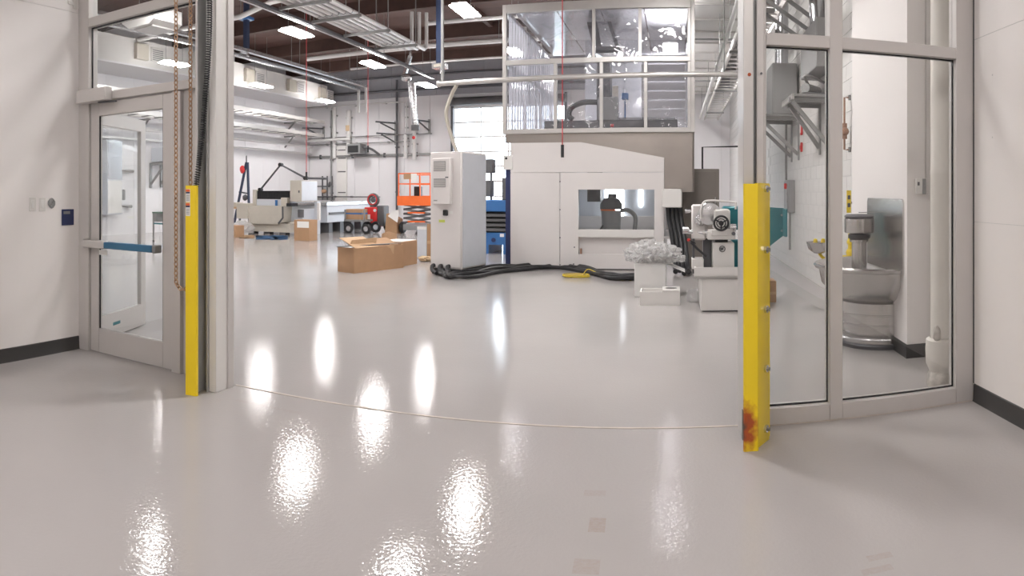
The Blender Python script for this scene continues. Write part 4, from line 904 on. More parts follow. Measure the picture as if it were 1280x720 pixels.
a,c_ = hf(377,301)
t = thing('cardboard_box', 'upright cardboard box with white label before the waterjet machine', 'box', (a,c_+.2,0)); h_ = hz(377,275,c_); u0,u1 = hu(367.5,c_),hu(386.5,c_)
B(t).box(u0,u1,c_,c_+.45,0,h_,.004).build('body', M['card']); B(t).box(u0+.11,u1-.01,c_-.004,c_,h_-.22,h_-.04).build('label_sheet', M['paper']); B(t).box(u0,u1,c_+.2,c_+.25,h_,h_+.003).build('tape', M['card2'])
a,c_ = hf(291,297)
t = thing('cardboard_box', 'cardboard box at the far left beside the door post', 'box', (a,c_+.2,0)); B(t).box(hu(281,c_),hu(294,c_),c_,c_+.45,0,hz(288,282,c_),.004).build('body', M['card']); B(t).box(hu(281,c_),hu(294,c_),c_+.2,c_+.25,hz(288,282,c_),hz(288,282,c_)+.003).build('tape', M['card2'])
def flatsheet(b, px0, py0, px1, py1, z, seed):
    a0 = hf(px0,py1); n=14
    P=[hf(px0,py1),hf(px1,py1),hf(px1,py0),hf(px0,py0)]; vs=[]
    for i in range(n+1):
        for j in range(5):
            s_,t_=i/n,j/4; A=Vector(P[0]).lerp(Vector(P[1]),s_); C=Vector(P[3]).lerp(Vector(P[2]),s_); q=A.lerp(C,t_)
            w_=1+.18*noise.noise(Vector((s_*7,t_*3,seed))); m_=(Vector(P[0])+Vector(P[2]))/2
            q=m_+(q-m_)*w_; vs.append((q.x,q.y,z+.025*max(0,noise.noise(Vector((s_*9,t_*9,seed+4))))))
    top=b.add(vs,[(i*5+j,(i+1)*5+j,(i+1)*5+j+1,i*5+j+1) for i in range(n) for j in range(4)])
    r=bmesh.ops.solidify(b.bm,geom=list(b.bm.faces),thickness=.006)
solo('blue_tarp','flat blue plastic sheet on the floor before the waterjet','tarp',M['bluesheet'],lambda b: flatsheet(b,320,294.5,360,299.5,.008,1),(*hf(340,297),0))
solo('flat_cardboard','flat torn cardboard on the floor left of the blue sheet','cardboard',M['card2'],lambda b: flatsheet(b,299,294,318,298,.008,7),(*hf(308,296),0))
# ------------------------------------------------------------------ waterjet machine, aligned with the hall
WV = hf(340,293)[1]
w = lambda px,v=WV: hu(px,v)
def wzz(px,py,v=WV): return hz(px,py,v)
t = thing('waterjet_machine', 'beige machine with black bellows and a bent boom overhead', 'machine', (w(335),WV+.8,0))
a,c_ = w(304), w(362)
B(t).prism([(a,.08),(c_,.08),(c_-.0,wzz(335,279)),(a+.1,wzz(335,279))],'y',WV,WV+1.6).build('base', M['beige'])
for px in (313,332,352): B(t).box(w(px)-.12,w(px)+.12,WV+.05,WV+.3,0,.08).build('foot', M['dgrey'])
B(t).prism([(w(313),wzz(320,279)),(w(350),wzz(340,280)),(w(355),wzz(340,277)),(w(357),wzz(340,257)),(w(314),wzz(320,257))],'y',WV-.12,WV+.4).build('apron', M['beige'])
B(t).tube([(w(356),WV-.13,wzz(350,258)),(w(356.5),WV-.14,wzz(350,272)),(w(351),WV-.14,wzz(350,279))],.03,6).build('apron_edge', M['dgrey'])
B(t).box(w(300),w(314),WV-.2,WV+.3,wzz(307,273),wzz(307,254),.01).build('side_box', M['beige'])
B(t).box(w(313.5),w(317.5),WV+.1,WV+.5,wzz(315,257),wzz(315,237),.01).build('end_upright', M['beige'])
bl = B(t).box(w(317.5),w(362),WV+.2,WV+.5,wzz(335,249),wzz(335,238.5)).build('bellows', M['black'])
src=None
for k2 in range(22):
    uu = w(317.5)+k2*(w(362)-w(317.5))/22
    if src is None: src = B(t).box(uu,uu+.03,WV+.18,WV+.2,wzz(335,249),wzz(335,238.5)).build('fold', M['black'], bl); s0=uu
    else: share(src,'fold',bl,(uu-s0,0,0))
B(t).box(w(316),w(360),WV+.15,WV+.45,wzz(335,257),wzz(335,249)).build('spray_skirt', M['ltgrey'])
B(t).box(w(352),w(360),WV-.05,WV+.1,wzz(355,258),wzz(355,247),.01).build('head_cover', M['beige']); B(t).cyl((w(346),WV-.03,wzz(346,258)),(w(346),WV-.03,wzz(346,250)),.045,10).build('nozzle', M['blue'])
B(t).box(w(360),w(366),WV-.1,WV+.3,wzz(362,258),wzz(362,254)).build('joint_arm', M['black'])
u0,u1 = w(363.5), w(377.5)
cbn = B(t).box(u0,u1,WV-.05,WV+.95,wzz(370,252),wzz(370,225.5),.01).build('control_cabinet', M['beige'])
B(t).box(u1,u1+.012,WV-.02,WV+.92,wzz(370,251),wzz(370,226.5)).build('side_door', M['ltgrey'], cbn); B(t).box(u1-.10,u1-.06,WV-.065,WV-.05,wzz(370,241),wzz(370,238)).build('handle', M['dgrey'], cbn)
B(t).box(u1-.05,u1+.05,WV+.85,WV+1.05,0,wzz(380,252)).build('cabinet_leg', M['ltgrey']); B(t).box(w(388),w(391),WV+.4,WV+.5,wzz(390,276),wzz(390,254),.01).build('pendant', M['white'])
B(t).cyl((w(374),WV+.1,wzz(374,272)),(w(374),WV+.1,wzz(374,262)),.10,12).build('pump', M['dgrey'])
B(t).box(w(362),w(372),WV+.3,WV+1.4,.08,wzz(370,262),.01).build('tank', M['ltgrey'])
# long bed going back
u2 = w(366); VE = WV+5.5
B(t).box(u2-1.2,u2+.35,WV+1.6,VE,.35,.95,.01).build('bed', M['ltgrey']); B(t).box(u2-1.25,u2+.40,WV+1.5,VE+.05,.95,1.05).build('bed_rail', M['silver']); B(t).box(u2+.35,u2+.38,WV+1.7,VE,.62,.70).build('bed_stripe', M['dgrey'])
for k2 in range(5): B(t).box(u2-.1,u2+.3,WV+1.8+k2*.8,WV+2.05+k2*.8,0,.35).build('bed_foot', M['dgrey'])
bm_ = [(w(319),WV+.3,wzz(319,237)),(w(344.5),WV+.3,wzz(344,205.5)),(w(376),WV+.3,wzz(375,222.5)),(w(402),WV+.3,wzz(402,223))]
bo = B(t).tube(bm_,.035,8).build('boom', M['dsteel'])
for q in bm_[:3]: B(t).cyl((q[0],q[1]-.07,q[2]),(q[0],q[1]+.07,q[2]),.065,10).build('pivot', M['black'], bo)
# A-frame stand
AV = 19.2; f_ = lambda px,py: (hu(px,AV),AV,hz(px,py,AV))
t = thing('hoist_stand', 'tall dark A-frame hoist stand with red drum behind waterjet', 'hoist', (hu(304,AV),AV,0))
def toz(p, q, z): k=(z-p[2])/(q[2]-p[2]); return tuple(p[i]+(q[i]-p[i])*k for i in range(3))
A1,A2 = f_(308,203), f_(297,258); B(t).bar(A1,toz(A1,A2,0),.07,.07).build('leg', M['bluepost']); A3,A4 = f_(309.5,203), f_(311,252); B(t).bar(A3,toz(A3,A4,0),.07,.07).build('leg', M['bluepost'])
B(t).bar(f_(299,240),f_(310.5,242),.05,.05).build('cross_bar', M['dsteel']); B(t).blob(f_(303.5,212),(.13,.1,.15),3,.08,3).build('red_drum', M['red']); B(t).blob(f_(306.5,247),(.1,.1,.12),2,.1).build('hook_block', M['dsteel']); B(t).cyl(A1,(A1[0],AV,A1[2]+.25),.02,8).build('eye', M['black'])
# workbench at left with clutter
BV = 18.3
t = thing('workbench', 'low bench with clutter beside the waterjet machine', 'workbench', (hu(293,BV),BV,0))
B(t).box(hu(280,BV),hu(299,BV),BV,BV+.8,hz(292,261,BV),hz(292,258.5,BV)).build('top', M['card2'])
for px in (281,298): B(t).box(hu(px,BV)-.03,hu(px,BV)+.03,BV+.05,BV+.11,0,hz(292,261,BV)).build('leg', M['dsteel'])
B(t).box(hu(285,BV),hu(293,BV),BV+.1,BV+.5,hz(292,258.5,BV),hz(292,253,BV)).build('crate', M['beige'])
a,c_ = hf(300,293); solo('plastic_wrap','pale heap of plastic wrap on floor left of the waterjet','plastic wrap',M['bubble'],lambda b: b.blob((a,c_+.2,.22),(.35,.3,.22),3,.3,7,3,-.215),(a,c_+.2,0))
# ------------------------------------------------------------------ cart, welder, scissor lift
CV = hf(442,292)[1]; q = lambda px: hu(px,CV); qz = lambda px,py: hz(px,py,CV)
t = thing('cart', 'four-wheeled cart loaded with a blue-strapped cardboard box', 'cart', (q(442),CV+.3,0))
B(t).box(q(430),q(456),CV,CV+.6,qz(442,277),qz(442,274.5)).build('deck', M['steel'])
for px in (431,455): B(t).box(q(px)-.02,q(px)+.02,CV,CV+.05,qz(442,277),qz(442,262)).build('upright', M['steel'])
for px,dv in ((436,0),(457.5,0),(449,.55),(428,.5)):
    wh = B(t).torus((q(px),CV+dv,.17),.13,.045,'y',20,8).build('wheel', M['black']); B(t).cyl((q(px),CV+dv-.03,.17),(q(px),CV+dv+.03,.17),.085,14).build('hub', M['silver'] if dv==0 else M['blue'], wh)
t = thing('cardboard_box', 'cardboard box with blue strap riding on the cart', 'box', (q(441),CV+.3,qz(442,274.5)))
z0,z1 = qz(442,274.5), qz(442,261.5); B(t).box(q(431.5),q(451),CV+.06,CV+.5,z0,z1,.004).build('body', M['card']); B(t).box(q(431.4),q(451.1),CV+.055,CV+.505,(z0+z1)/2,(z0+z1)/2+.05).build('strap', M['blue'])
XV = CV+.75; x_ = lambda px: hu(px,XV); xz = lambda px,py: hz(px,py,XV)
t = thing('welder_cart', 'red wheeled welder with big round hose reel on top', 'welder', (x_(464),XV,0))
B(t).box(x_(455),x_(470),XV,XV+.6,xz(462,284),xz(462,259),.03).build('body', M['red']); B(t).box(x_(468),x_(478),XV+.1,XV+.55,xz(472,283),xz(472,257),.03).build('rear_pack', M['dgrey'])
rc = Vector((x_(463.5),XV+.2,xz(464,250)))
rl = B(t).torus(rc,.185,.055,'y',28,10).build('hose_reel', M['dgrey']); B(t).torus(rc+Vector((-.02,-.05,.01)),.17,.022,'y',28,8).build('reel_rim', M['red'], rl); B(t).cyl(rc+Vector((0,-.06,0)),rc+Vector((0,.06,0)),.09,16).build('reel_hub', M['dsteel'], rl)
B(t).box(rc.x-.08,rc.x+.08,XV+.1,XV+.3,xz(464,259),rc.z-.18).build('reel_stand', M['dsteel'])
B(t).box(x_(456),x_(463),XV-.06,XV,xz(460,278),xz(460,268),.01).build('front_panel', M['paper']); B(t).cyl((x_(468.5),XV-.02,xz(468,263)),(x_(468.5),XV+.02,xz(468,263)),.05,12).build('gauge', M['ltgrey'])
for px,dv in ((470.5,-.05),(460,-.05),(478,.5)):
    wh = B(t).torus((x_(px),XV+dv,.2),.15,.05,'y',20,8).build('wheel', M['black']); B(t).cyl((x_(px),XV+dv-.03,.2),(x_(px),XV+dv+.03,.2),.09,14).build('hub', M['ltgrey'], wh)
SV = hf(517,292.5)[1]; s_ = lambda px: hu(px,SV); sz = lambda px,py: hz(px,py,SV)
t = thing('scissor_lift', 'orange scissor lift with guard rails, folded down', 'lift', (s_(520),SV+.6,0)); l0,l1 = s_(497.5), s_(541)
B(t).box(l0+.05,l1-.05,SV+.1,SV+1.8,.12,sz(518,281),.02).build('chassis', M['grey'])
for uu in (l0,l1-.14):
    for dv in (.15,1.5): B().lathe([(0,-.07),(.17,-.07),(.2,-.04),(.2,.04),(.17,.07),(0,.07)],(0,0,0),20).build('wheel', M['black'], t).matrix_local = Matrix.Translation(Vector((uu+.07,SV+dv+.1,.2))-Vector(ORG[t.name])) @ Matrix.Rotation(pi/2,4,'Y')
for k2 in range(4):
    za = sz(518,279-5.6*k2); zb = za+.16
    B(t).bar((l0+.12,SV+.2,za),(l1-.12,SV+.2,zb),.07,.06,(0,1,0)).build('scissor_arm', M['dsteel']); B(t).bar((l0+.12,SV+.25,zb),(l1-.12,SV+.25,za),.07,.06,(0,1,0)).build('scissor_arm', M['steel'])
    if k2%2==0: B(t).box(l0+.3,l1-.35,SV+.12,SV+.2,za+.02,za+.07).build('ram', M['orange'])
z0,z1,zr_ = sz(518,257), sz(518,245), sz(518,216)
b = B(t); b.box(l0-.03,l1,SV,SV+.03,z0,z1); b.box(l0-.03,l0,SV+.03,SV+1.9,z0,z1); b.box(l1-.03,l1,SV+.03,SV+1.9,z0,z1); b.box(l0,l1,SV+1.87,SV+1.9,z0,z1); b.box(l0,l1-.03,SV+.03,SV+1.87,z0,z0+.04); b.build('platform', M['orange'])
for uu in (l0,l0+(l1-l0)*.33,l0+(l1-l0)*.62,l1-.04):
    for v in (SV,SV+1.86): B(t).box(uu,uu+.035,v,v+.035,z1,zr_).build('post', M['orange'])
for z in (zr_-.04,(z1+zr_)/2):
    for v in (SV,SV+1.86): B(t).box(l0,l1,v+.001,v+.034,z,z+.04).build('rail', M['orange'])
    for uu in (l0,l1-.04): B(t).box(uu+.001,uu+.034,SV,SV+1.86,z,z+.04).build('rail', M['orange'])
B(t).box(s_(505),s_(514),SV-.03,SV,sz(510,224),sz(510,217)).build('document_box', M['card']); B(t).box(s_(514),s_(521),SV-.02,SV,sz(517,226),sz(517,217)).build('manual_sheet', M['paper'])
B(t).box(s_(513),s_(521),SV+.3,SV+.5,z0+.04,sz(517,233),.01).build('control_box', M['black'])
SV2 = SV+.9; 
t = thing('cardboard_box', 'crushed cardboard box between welder and scissor lift', 'box', (hu(488,SV2-.9),SV2-.9,0)); v = SV2-.9
B(t).prism([(hu(481,v),0),(hu(496,v),0),(hu(496,v),hz(488,274,v)),(hu(483,v),hz(488,267,v))],'y',v,v+.5).build('body', M['card']); B(t).prism([(hu(486,v),hz(488,270,v)),(hu(498,v),hz(488,278,v)),(hu(500,v),hz(488,262,v)),(hu(492,v),hz(488,263,v))],'y',v-.08,v-.07).build('white_sheet', M['paper'])
# ------------------------------------------------------------------ high on the left wall
SU_ = -14.6
t = thing('soffit_duct', 'long white boxed duct high along the left hall wall', 'duct', (-15.4,15,5.15))
B(t).box(UL+.01,SU_,4.2,24.9,5.25,6.05,.01).build('body', M['white']); B(t).box(UL+.01,SU_+.03,4.2,24.93,5.20,5.25).build('lip', M['hallwall'])
for k,v in enumerate((10.5,13.8,16.6,19.2,22.0,24.4)):
    B(t).box(SU_,SU_+.14,v-.30,v+.20,5.42,5.90,.01).build('register_box', M['beige']); g_ = B(t).box(SU_,SU_+.05,v+.4,v+.95,5.45,5.88,.008).build('grille', M['white'])
    for j in range(6): B(t).box(SU_+.05,SU_+.058,v+.45,v+.90,5.49+j*.06,5.52+j*.06).build('louver', M['grey'], g_)
def tray(label, u0, u1, z, v0, v1):
    t = thing('cable_tray', label, 'cable tray', ((u0+u1)/2,(v0+v1)/2,z)); 
    for u in (u0,u1): B(t).box(u-.025,u+.025,v0,v1,z,z+.14).build('rail', M['alu2'])
    src=None; k=0; v=v0+.3
    while v < v1-.2:
        if src is None: src = B(t).box(u0+.025,u1-.025,v-.03,v+.03,z+.02,z+.05).build('rung', M['steel'])
        else: share(src,'rung',t,(0,k*.6,0))
        v+=.6; k+=1
    for v in (v0+2,(v0+v1)/2,v1-1.5): B(t).box(UL,u0+.1,v-.03,v+.03,z-.06,z).bar((UL+.02,v,z-.5),(u0,v,z-.05),.05,.05).build('wall_arm', M['steel'])
tray('upper white cable tray along the left hall wall', UL+.5, UL+1.15, 4.45, 5, 25.4); tray('lower white cable tray along the left hall wall', UL+.45, UL+1.1, 3.85, 5, 25.4)
def piperun(label, pts, r=.05, m='pipe', hang=True, name='overhead_pipe', cat='pipe', nh=3):
    c_ = pts[len(pts)//2]; t = thing(name, label, cat, tuple(pts[0]))
    B(t).tube(pts, r, 10).build('tube', M[m])
    if hang:
        a,b_ = Vector(pts[0]),Vector(pts[-1])
        for k in range(nh):
            p = a.lerp(b_, (k+.5)/nh) if len(pts)==2 else Vector(pts[min(len(pts)-1,k+1)]); B(t).cyl((p.x,p.y,p.z),(p.x,p.y,ZC),.008,6).build('hanger', M['steel'])
    return t
piperun('white process pipe along the left wall below the trays', [(UL+.5,5,3.45),(UL+.5,25.4,3.45)],.06,'pipe',False); 
piperun('second white pipe low along the left wall', [(UL+.2,5,3.15),(UL+.2,25.8,3.15)],.04,'pipe',False)
# bright lighting track left of the pipe rack, along the hall
for k,(du,zz,lb) in enumerate(((-.6,5.45,'bright silver busway rail left of the pipe rack'),(-.92,5.36,'second silver busway rail, left of the brighter one'))):
    t = thing('busway', lb, 'busway', (-11.0+du,14,zz)); B(t).box(-11.06+du,-10.94+du,5.0,22.8,zz,zz+.11,.01).build('rail', M['silver'])
    for v in (8,13,18,22): B(t).cyl((-11+du,v,zz+.11),(-11+du,v,ZC),.01,6).build('hanger', M['steel'])
    B(t).box(-11.04+du,-10.96+du,22.7,22.78,4.5,zz).build('drop', M['pipe'])
# pipe rack
ORD = ('first','second','third','fourth','fifth','sixth')
for k in range(6):
    u = -7.65+k*.17
    t = thing('rack_pipe', ORD[k]+' white pipe from the left in the overhead pipe rack', 'pipe', (u,12,5.3), True, 'white pipes in the overhead rack')
    ve = 16.4+.12*k; B(t).tube([(u,6.0,5.35),(u,ve-.12,5.35),(u,ve,5.42),(u,ve+.04,5.55),(u,ve+.04,6.4)] if k>2 else [(u,6.0,5.35),(u,ve,5.35)],.050,12).build('tube', M['pipe'])
    for v in (9.4,12.6,15.8): B(t).torus((u,v,5.35),.054,.010,'y',14,5).build('clamp', M['silver'])
t = thing('pipe_trapeze', 'steel trapeze frame carrying the white overhead pipes', 'pipe rack', (-7.2,12,5.22))
for v in (7.5,9.5,11.4,12.7,14.2,15.9):
    B(t).box(-7.85,-6.6,v-.03,v+.03,5.22,5.282).build('cross_bar', M['steel'])
    for u in (-7.8,-6.65): B(t).cyl((u,v,5.2),(u,v,ZC),.014,6).build('hanger_rod', M['steel'])
B(t).box(-7.93,-7.88,6.0,19.5,5.20,5.26).build('side_channel', M['dsteel'])
t = thing('light_rail', 'thin silver rail hanging on left side of the pipe rack', 'rail', (-8.09,13,5.24)); B(t).box(-8.12,-8.06,6.0,20.8,5.24,5.30).build('rail', M['silver']); 
for v in (9,13,17): B(t).cyl((-8.09,v,5.30),(-8.09,v,ZC),.008,6).build('hanger', M['steel'])
# pipes across under the roof
def cross(label, v, z, u0, u1, r=.06, m='pipe', off=0): 
    pts = [(u0,v,z),(u1,v,z)] if not off else [(u0,v,z),(-10.6,v,z),(-9.6,v,z+off),(u1,v,z+off)]
    piperun(label, pts, r, m)
cross('white roof pipe with an offset bend, left of the rack', 13.6, 6.0, -14.5, -7.6, .07, 'pipe', .22)
cross('white roof pipe crossing behind the blue hanging column', 17.6, 6.25, -7.0, 1.5, .06)
cross('thick white roof pipe crossing the hall before the end wall', 19.9, 6.15, -12.5, 1.5, .08)
cross('thin white roof pipe close to the end wall', 22.6, 6.2, -12.2, 1.8, .045)
cross('dark upper pipe across the grey upper end wall', 25.7, 6.35, -15.8, 1.8, .04, 'dsteel')
cross('dark lower pipe across the grey upper end wall', 25.7, 5.75, -15.8, 1.8, .055, 'dsteel')
# conduit bar before the booth with flexible drop to the cabinet
bv = 11.1
t = thing('conduit_bar', 'long pale conduit bar crossing before the film booth', 'conduit', (hu(735,bv),bv,3.3)); a = (hu(548,bv),bv,hz(548,105,bv)); c_ = (hu(936,bv),bv,hz(922,93,bv))
B(t).tube([a,c_],.045,12).build('tube', M['alu2']); B(t).cyl((a[0]-.02,bv,a[2]),(a[0]+.03,bv,a[2]),.06,10).build('end_fitting', M['alu2'])
for px in (553,905): B(t).cyl((hu(px,bv),bv,hz(px,103 if px<600 else 93,bv)),(hu(px,bv),bv,ZC),.03 if px<600 else .012,8).build('drop_rod', M['steel'])
B(t).cyl((hu(690,bv),bv,hz(690,99,bv)),(hu(690,bv),bv,hz(690,99,bv)+.02),.04,8).build('saddle', M['steel'])
t = thing('flexible_hose', 'cream flexible hose dropping from conduit bar to the cabinet', 'hose', (hu(560,bv),bv,2.1))
B(t).tube(spline([(hu(571,bv),bv,hz(571,106,bv)),(hu(562,bv),bv+.1,hz(562,118,bv)),(hu(553,bv),bv+.2,hz(553,140,bv)),(hu(555,bv),bv+.35,hz(555,165,bv)),(hu(562,bv),bv+.45,2.09)]),.035,10).build('hose', M['beige']); B(t).cyl((hu(562,bv),bv+.45,2.085),(hu(562,bv),bv+.45,2.14),.05,10).build('gland', M['dgrey'])
# blue hanging columns
def bluecol(label, px, v, y0):
    u = hu(px,v); z = hz(px,y0,v); t = thing('service_column', label, 'column', (u,v,z)); B(t).box(u-.065,u+.065,v-.065,v+.065,z,ZC).build('column', M['bluepost']); B(t).box(u-.16,u+.16,v-.16,v+.16,ZC-.5,ZC-.42).build('flange', M['blue'])
    B(t).box(u-.14,u+.14,v-.12,v+.12,z-.10,z).cyl((u+.05,v,z-.2),(u+.05,v,z-.1),.05,10).build('outlet', M['silver']); B(t).box(u-.1,u+.06,v-.125,v-.12,z-.08,z-.02).build('outlet_plate', M['beige'])
bluecol('blue hanging service column left of the film booth', 550, 13.0, 80); bluecol('blue hanging service column near the left door post', 308, 15.2, 62)
# red drop cords
def cord(label, px, v, y0, y1, handle=True):
    u = hu(px,v); z1 = hz(px,y1,v); t = thing('drop_cord', label, 'cord', (u,v,z1)); B(t).cyl((u,v,z1),(u,v,ZC-.02),.010,6).build('cord', M['redcord'])
    if handle: B(t).cyl((u,v,z1-.22),(u,v,z1),.028,8).build('handle', M['black'])
    B(t).box(u-.05,u+.05,v-.05,v+.05,ZC-.3,ZC-.1).build('reel', M['redcord'])
cord('red drop cord with black handle before the film booth', 703, 11.3, 0, 181); cord('red drop cord below the large left lamp', 383, 15.5, 45, 215); cord('red drop cord under the second lamp, before the end wall', 460, 19, 80, 182)
# exhaust arm with spiral duct
v = 20.5; P3 = lambda px,py: (hu(px,v),v,hz(px,py,v))
t = thing('exhaust_arm', 'silver spiral exhaust duct hanging before the end wall', 'duct', P3(521,158))
B(t).bar(P3(513,70),P3(505,95),.12,.12).build('arm', M['silver']); B(t).blob(P3(508,97),(.2,.15,.15),2,.1).build('elbow', M['silver']); B(t).cyl((hu(513,v),v,hz(513,70,v)),(hu(513,v),v,ZC),.06,10).build('post', M['silver'])
du = B(t).cyl(P3(514,102),P3(519,156),.13,16,.10).build('spiral_duct', M['silver'])
for k in range(14):
    p = Vector(P3(514,102)).lerp(Vector(P3(519,156)),(k+.5)/14); B(t).torus(p,.128-.027*(k+.5)/14,.012,'z',16,5).build('rib', M['hoplight'], du)
B(t).cyl(P3(519,156),P3(519,163),.14,14).build('nozzle', M['dgrey']); B(t).blob(P3(517,172),(.06,.06,.06),2,.0).build('red_valve', M['red'])
# ------------------------------------------------------------------ end wall fittings
EVv = VB-.12; e = lambda px,py: (hu(px,EVv),EVv,hz(px,py,EVv))
eu_ = lambda px: hu(px,EVv)
t = thing('wall_strut', 'long grey strut channel along the end wall', 'rail', e(450,197)); z = hz(450,196,EVv); B(t).box(eu_(379),eu_(562),EVv,EVv+.09,z,z+.09).build('channel', M['steel']); 
for px in (400,440,480,520): B(t).box(eu_(px)-.03,eu_(px)+.03,EVv-.01,EVv+.1,z-.05,z+.14).build('clip', M['dsteel'])
def vpipe(label, px, y0, y1, r, m, ov=0.0):
    v = EVv-ov; u = hu(px,v); t = thing('wall_pipe', label, 'pipe', (u,v,max(.02,hz(px,y1,v)))); z1,z0 = hz(px,y0,v), max(.02,hz(px,y1,v)); B(t).cyl((u,v,z0),(u,v,z1),r,10).build('tube', M[m])
    n=3
    for k in range(n): zz=z0+(z1-z0)*(k+.5)/n; B(t).box(u-r-.03,u+r+.03,v+.0,EVv+.10,zz-.03,zz+.03).build('bracket', M['steel'])
vpipe('thick white vertical pipe near the left hall corner', 418, 134, 198, .10, 'pipe'); vpipe('grey pipe beside the thick white pipe', 414, 138, 262, .045, 'steel'); vpipe('white vertical pipe above the dark heater', 436, 138, 194, .12, 'pipe')
vpipe('dark vertical pipe on the end wall left of the lift', 496, 100, 268, .05, 'dsteel',.02); vpipe('white tube pair, left one, above the scissor lift', 507, 168, 198, .09, 'pipe'); vpipe('white tube pair, right one, above the scissor lift', 518, 160, 200, .09, 'pipe',.05); vpipe('slim white conduit high on the end wall', 508, 127, 166, .03, 'pipe')
t = thing('wall_ladder', 'white access panel column with dark slots on the end wall', 'wall panel', e(427,262)); u0,u1 = eu_(420.5), eu_(433); B(t).box(u0,u1,EVv+.02,EVv+.1,.3,hz(427,182,EVv),.01).build('column', M['white'])
for py in (187,197,214,240): B(t).box(u0+.08,u1-.05,EVv+.0,EVv+.02,hz(427,py+1.2,EVv),hz(427,py,EVv)).build('slot', M['dgrey'])
t = thing('unit_heater', 'dark box heater mounted on the end wall', 'heater', e(450,193)); u0,u1 = eu_(442), eu_(458); B(t).box(u0,u1,EVv-.6,EVv-.02,z+.1,hz(450,182,EVv)+.05,.02).build('body', M['grey']); B(t).box(u0+.04,u0+.55,EVv-.62,EVv-.6,z+.16,hz(450,183,EVv),.01).build('front_grille', M['black']); B(t).bar((u0,EVv-.3,z+.08),(u1+.5,EVv+.1,z+.08),.06,.04).build('bracket', M['dsteel']); B(t).tube(spline([(u1,EVv-.3,z+.4),(u1+.4,EVv-.3,z+.3),(u1+.7,EVv-.1,z+.05)]),.05,8).build('hose', M['dgrey'])
def tri(label, px0, px1, y0, y1):
    t = thing('jib_bracket', label, 'bracket', e(px1,y1)); a = Vector(e(px1,y0)); 
    B(t).bar(a,(hu(px0,EVv),EVv-.9,a.z),.06,.06).build('arm', M['dsteel']); B(t).bar((a.x,EVv,hz(px1,y1,EVv)),(hu(px0,EVv)+.15,EVv-.75,a.z-.04),.05,.05).build('brace', M['dsteel']); B(t).box(a.x-.04,a.x+.04,EVv,EVv+.1,hz(px1,y1,EVv)-.1,a.z+.1).build('plate', M['steel'])
tri('dark triangular wall arm, upper one left of the dark pipe', 481, 494, 154, 163); tri('dark triangular wall arm, lower one left of the dark pipe', 482, 494, 168, 178); tri('dark triangular wall arm right of the spiral duct', 527, 536, 152, 163); tri('dark triangular wall arm near the left corner', 391, 404, 161, 172)
def hline(label, px0, px1, py, r, m, ov=.05):
    v = EVv-ov; t = thing('wall_conduit', label, 'conduit', e(px0,py)); p=(px0+px1)/2; zz=hz(p,py,v); B(t).cyl((hu(px0,v),v,zz),(hu(px1,v),v,zz),r,8).build('tube', M[m])
    for k in (.2,.5,.8): uu=hu(px0,v)+(hu(px1,v)-hu(px0,v))*k; B(t).box(uu-.03,uu+.03,v,EVv+.10,zz-.04,zz+.04).build('clip', M['steel'])
hline('top cream conduit across the end wall', 384, 508, 131, .03, 'pipe'); hline('grey conduit at lamp-arm height across the end wall', 384, 540, 170, .022, 'steel'); hline('grey conduit below the wall arms', 384, 512, 179, .022, 'steel'); hline('short thick white pipe near the left corner', 380, 438, 175, .06, 'pipe',.25); hline('dark low conduit behind the waterjet bed', 404, 475, 246, .022, 'dsteel')
t = thing('gas_manifold', 'dark valve manifold low on the end wall', 'manifold', e(405,250))
for k,px in enumerate((403,409,415)): B(t).cyl(e(px,220),e(px,250),.035,8).build('pipe', M['dsteel'])
for py in (233,246): B(t).cyl(e(396,py),e(416,py),.03,8).build('header', M['dsteel'])
B(t).blob(e(405,239),(.14,.08,.1),2,.1).build('regulator', M['chain']); B(t).blob(e(413,230),(.1,.08,.12),2,.1).build('valve', M['dsteel']); B(t).box(eu_(394),eu_(417),EVv+.02,EVv+.1,hz(405,250,EVv),hz(405,247,EVv)).build('wall_rail', M['steel'])
t = thing('wall_notice', 'small yellow notice high on the end wall', 'sign', e(436,162)); B(t).box(eu_(434),eu_(438.5),EVv-.16,EVv-.14,hz(436,164,EVv),hz(436,157,EVv)).build('plate', M['kraft']); B(t).box(eu_(435),eu_(437.5),EVv-.14,EVv+.1,hz(436,162,EVv),hz(436,159,EVv)).build('mount', M['steel'])
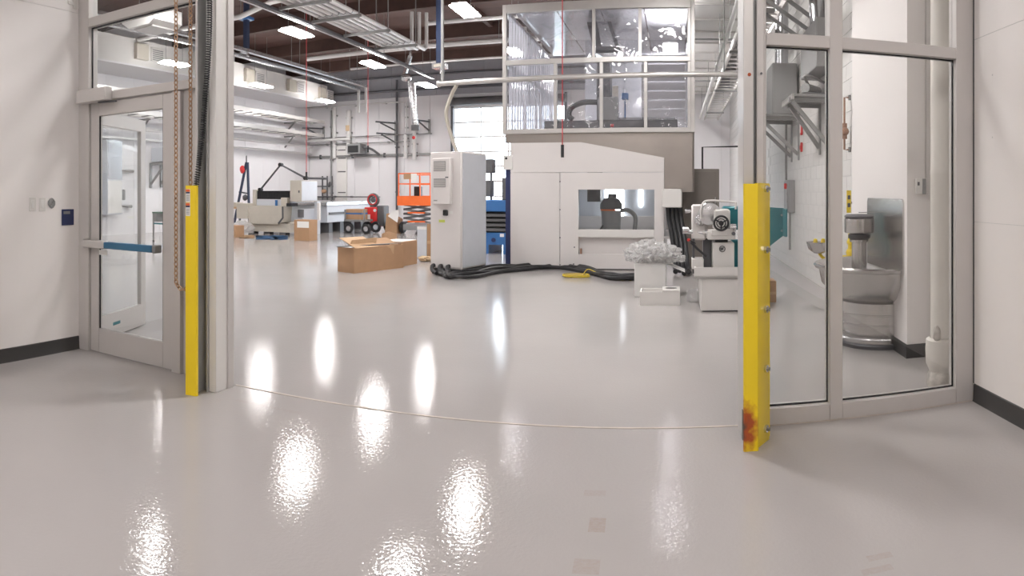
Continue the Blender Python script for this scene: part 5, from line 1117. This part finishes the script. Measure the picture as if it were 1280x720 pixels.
# ------------------------------------------------------------------ left wall seen through the door
def lv(px): return UL/tan(az(px)-PHI)
def lz(px,py): return HC+(HY-py)/FP*(-UL)/sin(-(az(px)-PHI))
def lbox(name, label, cat, px0, px1, py0, py1, d, m, part='body'):
    pm=(px0+px1)/2; t = thing(name, label, cat, (UL,lv(pm),lz(pm,py1))); B(t).box(UL,UL+d,lv(px0),lv(px1),lz(pm,py1),lz(pm,py0),.01).build(part, M[m]); return t
t = lbox('wall_cabinet','large pale grey wall panel seen through the door glass','electrical panel',125,144,176,268,.35,'ltgrey'); B(t).box(UL+.35,UL+.37,lv(126),lv(143),lz(134,224),lz(134,178)).build('upper_door', M['hoplight']); B(t).box(UL+.35,UL+.37,lv(126),lv(143),lz(134,266),lz(134,226)).build('lower_door', M['white'])
t = lbox('air_conditioner','grey wall unit on brackets seen through the door glass','air unit',189,207,185,203,.7,'ltgrey'); B(t).box(UL+.7,UL+.72,lv(198),lv(207),lz(198,201),lz(198,187)).build('front_cover', M['white']); B(t).torus((UL+.72,lv(194),lz(194,194)),.25,.03,'x',20,6).build('fan_guard', M['steel'])
for px in (188,201): v=lv(px); z=lz(px,204); B(t).box(UL,UL+.75,v-.04,v+.04,z-.08,z).bar((UL,v,z-.75),(UL+.7,v,z-.05),.06,.06).box(UL,UL+.04,v-.05,v+.05,z-.85,z).build('bracket', M['steel'])
t = thing('wall_conduit','bent grey conduit with switch box through door glass','conduit',(UL+.1,lv(155),lz(155,257))); B(t).tube([(UL+.1,lv(164),lz(160,214)),(UL+.1,lv(147),lz(150,213)),(UL+.1,lv(147),lz(150,257)),(UL+.1,lv(162),lz(160,258))],.05,8).build('tube', M['steel']); B(t).box(UL,UL+.2,lv(147.5),lv(152),lz(150,250),lz(150,237),.02).build('switch_box', M['grey'])
gv = 13.2
a,c_ = hf(198,302)
t = thing('green_table','small green steel table seen through the door glass','table',(a,c_,0)); x0,x1,zt_ = hu(190,c_),hu(209,c_),hz(198,265,c_)
B(t).box(x0,x1,c_,c_+.6,zt_-.04,zt_).build('top', mat('green_enamel',(.12,.20,.15),.5,vary=.05)); B(t).box(x0+.02,x0+.2,c_,c_+.5,zt_-.28,zt_-.04).build('drawer', M['steel'])
for uu in (x0+.03,x1-.03):
    for dv in (.03,.57): B(t).box(uu-.02,uu+.02,c_+dv-.02,c_+dv+.02,.03,zt_-.04).build('leg', M['steel']); B(t).cyl((uu,c_+dv,0),(uu,c_+dv,.03),.03,8).build('foot', M['black'])
B(t).box(x0,x1,c_+.02,c_+.05,zt_-.35,zt_-.31).build('stretcher', M['teal'])

t = thing('fan_unit','white box unit under the roof seen over the door','air unit',(-9.6,9.4,4.72)); B(t).prism([(-10.1,5.0),(-9.16,5.06),(-9.16,4.80),(-9.3,4.72),(-9.9,4.72),(-10.1,4.86)],'y',9.0,9.8).build('casing', M['white']); B(t).box(-9.85,-9.3,9.1,9.7,4.69,4.72).build('grille', M['alu2'])
for uu in (-10.0,-9.25): B(t).cyl((uu,9.4,5.0),(uu,9.4,ZC),.01,6).build('hanger', M['steel'])
